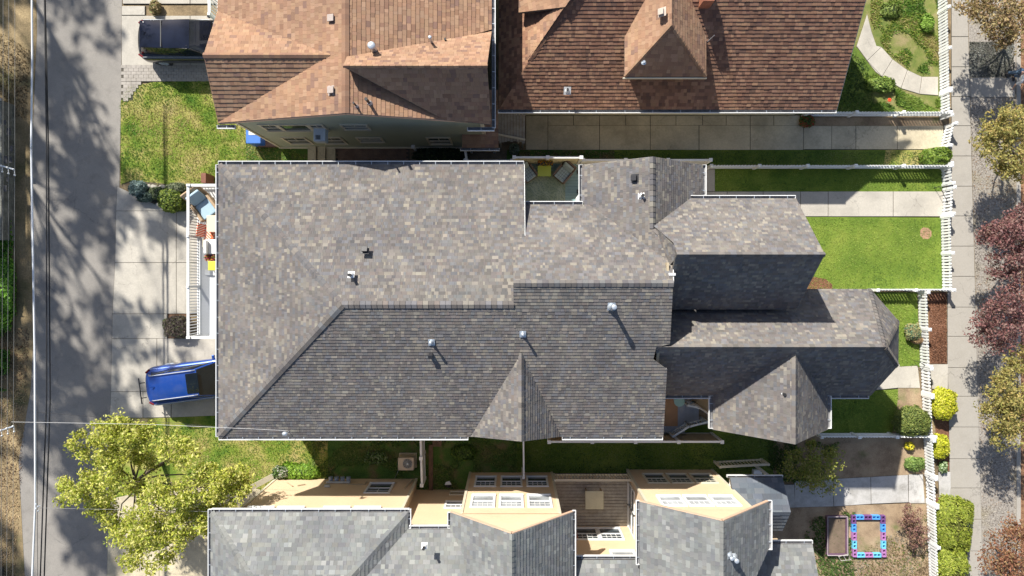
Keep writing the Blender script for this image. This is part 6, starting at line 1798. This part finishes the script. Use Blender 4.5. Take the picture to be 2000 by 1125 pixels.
# small loose tree below the gabled porch roof, and purple bush by the fence
b = G(1592, 898)
tree("small_tree", "loose olive green shrubby tree overhanging the grey garden walk", "tree", (b.x, b.y, 0), (b.x, b.y, .5), [lob(1560, 900, 1.9, .75, .6, 26), lob(1600, 915, 2.3, .8, .6, 30), (*lob(1630, 895, 1.5, .6, .5, 16)[:7],), lob(1580, 940, 1.7, .65, .5, 22), lob(1612, 945, 1.6, .6, .5, 18), lob(1590, 880, 1.5, .55, .5, 12), lob(1545, 920, 1.1, .4, .4, 8)],
     [(.28, .31, .06), (.21, .26, .045), (.36, .36, .08), (.38, .34, .12)], .06, 26, .24, .04, 71, None, None, twig)
b = G(1778, 1028)
tree("purple_bush", "twiggy purple leaved bush against the white fence beside the block bed", "shrub", (b.x, b.y, 0), (b.x, b.y, .25), [lob(1775, 1020, .9, .55, .5, 34), lob(1795, 1040, .9, .5, .5, 26), lob(1785, 1000, .8, .45, .4, 20), lob(1790, 1062, .6, .4, .3, 10)],
     [(.28, .15, .13), (.22, .11, .10), (.36, .22, .18), (.30, .20, .12)], .045, 22, .15, .03, 72, None, None, twig)


def bush_px(name, label, px, py, rx, ry, h, n, size, cols, seed, cat="shrub", power=.8, core=(.03, .05, .012), group=None):
    c = P(px, py, h * .5); k = (H - h * .5) / F
    return bush(name, label, cat, (c.x, c.y), rx * k, ry * k, h, n, size, cols, seed, group, power, core=core)


yl = [(.42, .44, .02), (.50, .50, .03), (.34, .38, .02), (.55, .52, .08)]
hg = [(.22, .27, .03), (.28, .33, .04), (.16, .21, .025), (.33, .36, .07)]
gl = [(.13, .17, .04), (.18, .22, .05), (.09, .13, .03), (.24, .27, .07)]
dk_ = [(.12, .20, .025), (.18, .27, .035), (.08, .14, .02), (.24, .32, .06)]
bush_px("round_shrub", "low dark green spreading shrub beside the white gate of the side driveway", 1828, 306, 27, 16, .75, 2600, .055, dk_, 81)
bush_px("globe_shrub", "clipped olive green globe shrub inside the white fence corner", 1780, 822, 33, 27, 1.05, 5200, .050, gl, 82, power=.9)
bush_px("yellow_shrub", "bright yellow shrub between the white fence and the pavement, the largest of its kind", 1841, 789, 22, 28, .85, 4400, .055, yl, 83, core=(.12, .13, .01))
bush_px("yellow_shrub", "smaller bright yellow shrub below the largest yellow one by the pavement", 1836, 871, 14, 22, .65, 2200, .055, yl, 84, core=(.12, .13, .01))
bush_px("yellow_flowers", "tiny clump of yellow flowers in the fence shadow", 1776, 871, 8, 7, .35, 260, .05, [(.6, .5, .02), (.7, .62, .05)], 85, cat="flowers")
bush_px("hosta_clump", "bright green leafy clump inside the fence above the garden walk", 1786, 906, 17, 12, .35, 700, .07, [(.18, .27, .06), (.25, .34, .10), (.12, .2, .05)], 86, cat="plant")
bush_px("small_plant", "small green plant with white edges outside the fence above the garden walk", 1842, 912, 7, 11, .3, 260, .06, [(.12, .2, .05), (.4, .5, .3), (.08, .14, .04)], 87, cat="plant")
bush_px("long_hedge", "long yellow green hedge by the pavement, the upper half", 1859, 1022, 31, 50, 1.0, 9500, .055, hg, 88, cat="hedge", power=.62, core=(.09, .10, .015))
bush_px("long_hedge", "long yellow green hedge by the pavement, the lower half at the bottom edge", 1857, 1118, 28, 48, .95, 8000, .055, hg, 89, cat="hedge", power=.62, core=(.09, .10, .015))
bush_px("blue_green_shrub", "blue green shrub at the pointed end of the driveway planting", 270, 368, 15, 14, .7, 1500, .055, [(.17, .25, .24), (.10, .16, .15), (.25, .33, .31)], 90)
bush_px("dark_shrub", "dark bluish shrub at the driveway edge below the blue green one", 284, 384, 15, 10, .45, 1100, .055, [(.07, .11, .09), (.04, .07, .05), (.13, .18, .15)], 91)
bush_px("green_shrub", "glossy green shrub beside the upper corner of the white balcony", 334, 392, 21, 21, .8, 2600, .06, [(.08, .13, .02), (.15, .21, .03), (.05, .08, .02), (.23, .28, .05)], 92)
bush_px("grey_shrub", "grey green clump beside the edging stones at the balcony corner", 345, 368, 18, 10, .55, 1200, .055, [(.12, .15, .08), (.2, .22, .14), (.08, .1, .05)], 93)
bush_px("dry_shrub", "brownish grey twiggy shrub in the driveway cutout by the balcony", 347, 638, 23, 20, .7, 2600, .045, [(.17, .13, .11), (.24, .19, .16), (.11, .085, .07), (.19, .2, .1)], 94, core=(.08, .06, .05))
bush_px("dry_shrub", "small green sprig at the left side of the driveway cutout", 327, 633, 9, 10, .3, 330, .045, [(.14, .18, .06), (.2, .24, .1), (.09, .12, .04)], 95, cat="plant")
bush_px("grass_tuft", "pale spiky grass tuft beside the white fence", 1783, 648, 13, 15, .55, 900, .07, [(.20, .25, .12), (.30, .28, .12), (.36, .31, .16), (.12, .2, .12)], 96, cat="plant", core=(.12, .10, .05))
bush_px("grass_tuft", "brown rounded grass clump below the pale spiky tuft", 1790, 664, 10, 7, .4, 420, .055, [(.25, .17, .09), (.33, .22, .12)], 97, cat="plant", core=(.12, .08, .04))
bush_px("red_flower_plant", "leafy plant with red blooms at the left end of the driveway fence", 1576, 237, 14, 11, .4, 700, .05, [(.07, .13, .03), (.12, .19, .04), (.35, .05, .03)], 98, cat="plant", core=(.03, .05, .02))
bush_px("dark_evergreen", "dark evergreen shrub under the eave beside the stepping stones", 858, 303, 48, 13, .45, 2600, .05, [(.035, .06, .025), (.06, .09, .035), (.02, .035, .02)], 99)
bush_px("pale_plant", "pale frosted plant between the lean-to and the patio fence", 1004, 291, 9, 10, .4, 320, .06, [(.25, .3, .24), (.16, .2, .15), (.12, .16, .1)], 100, cat="plant")
bush_px("leafy_weeds", "bright green weeds at the corner of the yellow house", 590, 922, 34, 13, .3, 1300, .07, [(.17, .30, .03), (.24, .38, .05), (.1, .2, .02)], 101, cat="weeds")
bush_px("leafy_weeds", "dark leafy plant with pale blooms at the yellow wall corner", 548, 922, 15, 11, .4, 600, .06, [(.05, .1, .02), (.09, .16, .03), (.4, .4, .35)], 102, cat="plant")
bush_px("leafy_weeds", "white flowered weed patch left of the air conditioner", 735, 895, 20, 12, .22, 600, .06, [(.07, .14, .03), (.12, .22, .05), (.3, .36, .2)], 103, cat="weeds")
bush_px("leafy_weeds", "leafy clump of weeds right of the timber sleeper", 905, 885, 22, 14, .25, 700, .06, [(.06, .12, .02), (.12, .2, .03)], 104, cat="weeds")
bush_px("leafy_weeds", "light green weed clump by the upper street fence", 1812, 45, 11, 16, .35, 520, .07, [(.14, .25, .03), (.2, .33, .05)], 105, cat="weeds")
bush_px("leafy_weeds", "low plants along the lower edge of the curved walk", 1722, 165, 24, 14, .35, 900, .07, [(.16, .24, .04), (.24, .32, .07), (.1, .17, .03)], 107, cat="plant")
m = MB(); q = P(1738, 195, .35)
for k in range(6): m.blob((q.x + math.cos(k) * .05, q.y + math.sin(k) * .05, .33), .05, .05, .025, 8, 4)
m.tube([q, (q.x, q.y, 0)], .01, 5); tag(m.build("poppy", M("poppy_red", (.75, .06, .01), .7, .1), smooth=True), "single large orange red flower among the corner yard plants", "flower")

bush_px("verge_plant", "dry straw coloured plant at the top of the upper driveway slabs", 303, 14, 9, 13, .4, 420, .07, [(.34, .26, .13), (.24, .17, .08), (.16, .17, .05)], 108, cat="plant")
bush_px("leafy_weeds", "weedy green patch along the top of the corner yard", 1740, 20, 18, 14, .2, 500, .07, [(.13, .19, .04), (.2, .26, .06)], 109, cat="weeds")
bush_px("ivy_clump", "bright green ivy spilling over the left verge", 12, 560, 16, 60, .5, 2600, .08, [(.10, .24, .02), (.15, .32, .03), (.06, .15, .015)], 110, cat="ivy")

bush_px("dark_shrub", "low dark ground shrub between the blue green shrub and the glossy one", 306, 378, 16, 11, .4, 1100, .05, [(.08, .12, .05), (.05, .08, .04), (.15, .19, .09), (.2, .22, .14)], 111)
bush_px("leafy_weeds", "sprawling green growth under the balcony corner railing", 352, 400, 13, 12, .35, 800, .055, [(.09, .14, .03), (.16, .22, .04), (.05, .08, .02)], 112, cat="weeds")

# tall trees beyond the left edge of the picture, whose shade dapples the alley
tg = [(.10, .14, .03), (.14, .18, .04)]
def shade_tree(label, x, y, h, spec, seed, size=.30):
    r = random.Random(seed)
    lobes = [(x + r.uniform(-3.8, 2.6), y + r.uniform(-4, 4), h + r.uniform(-4.0, 2.0), 1.4, 1.4, 1.1, spec) for _ in range(10)]
    lobes = [q for q in lobes if (q[0] + .602 * q[2] > -22.9 or r.random() < .5) and not (q[0] + .602 * q[2] > -19.6 and q[1] - 1.004 * q[2] > 6.5)]
    tree("tall_tree", label, "tree", (x, y, 0), (x, y, h * .5), lobes, tg, size, 8, .5, .13, seed, "tall trees beyond the alley", density=1)


for i, (x, y, h, n) in enumerate(((-32.5, 36, 18, 10), (-31.5, 31, 17, 11), (-33.5, 26, 19, 12), (-32.0, 21, 17, 12), (-34.0, 15, 19, 14), (-32.5, 9.5, 17, 18), (-33.5, 4, 18, 22), (-31.0, 12, 17, 12), (-28.0, 28, 17, 8), (-27.5, 20.5, 17, 9), (-28.5, 13, 16, 8), (-27.5, 34, 18, 8))):
    shade_tree("tall open tree beyond the left edge of the alley, whose shade dapples the asphalt", x, y, h, n, 200 + i)
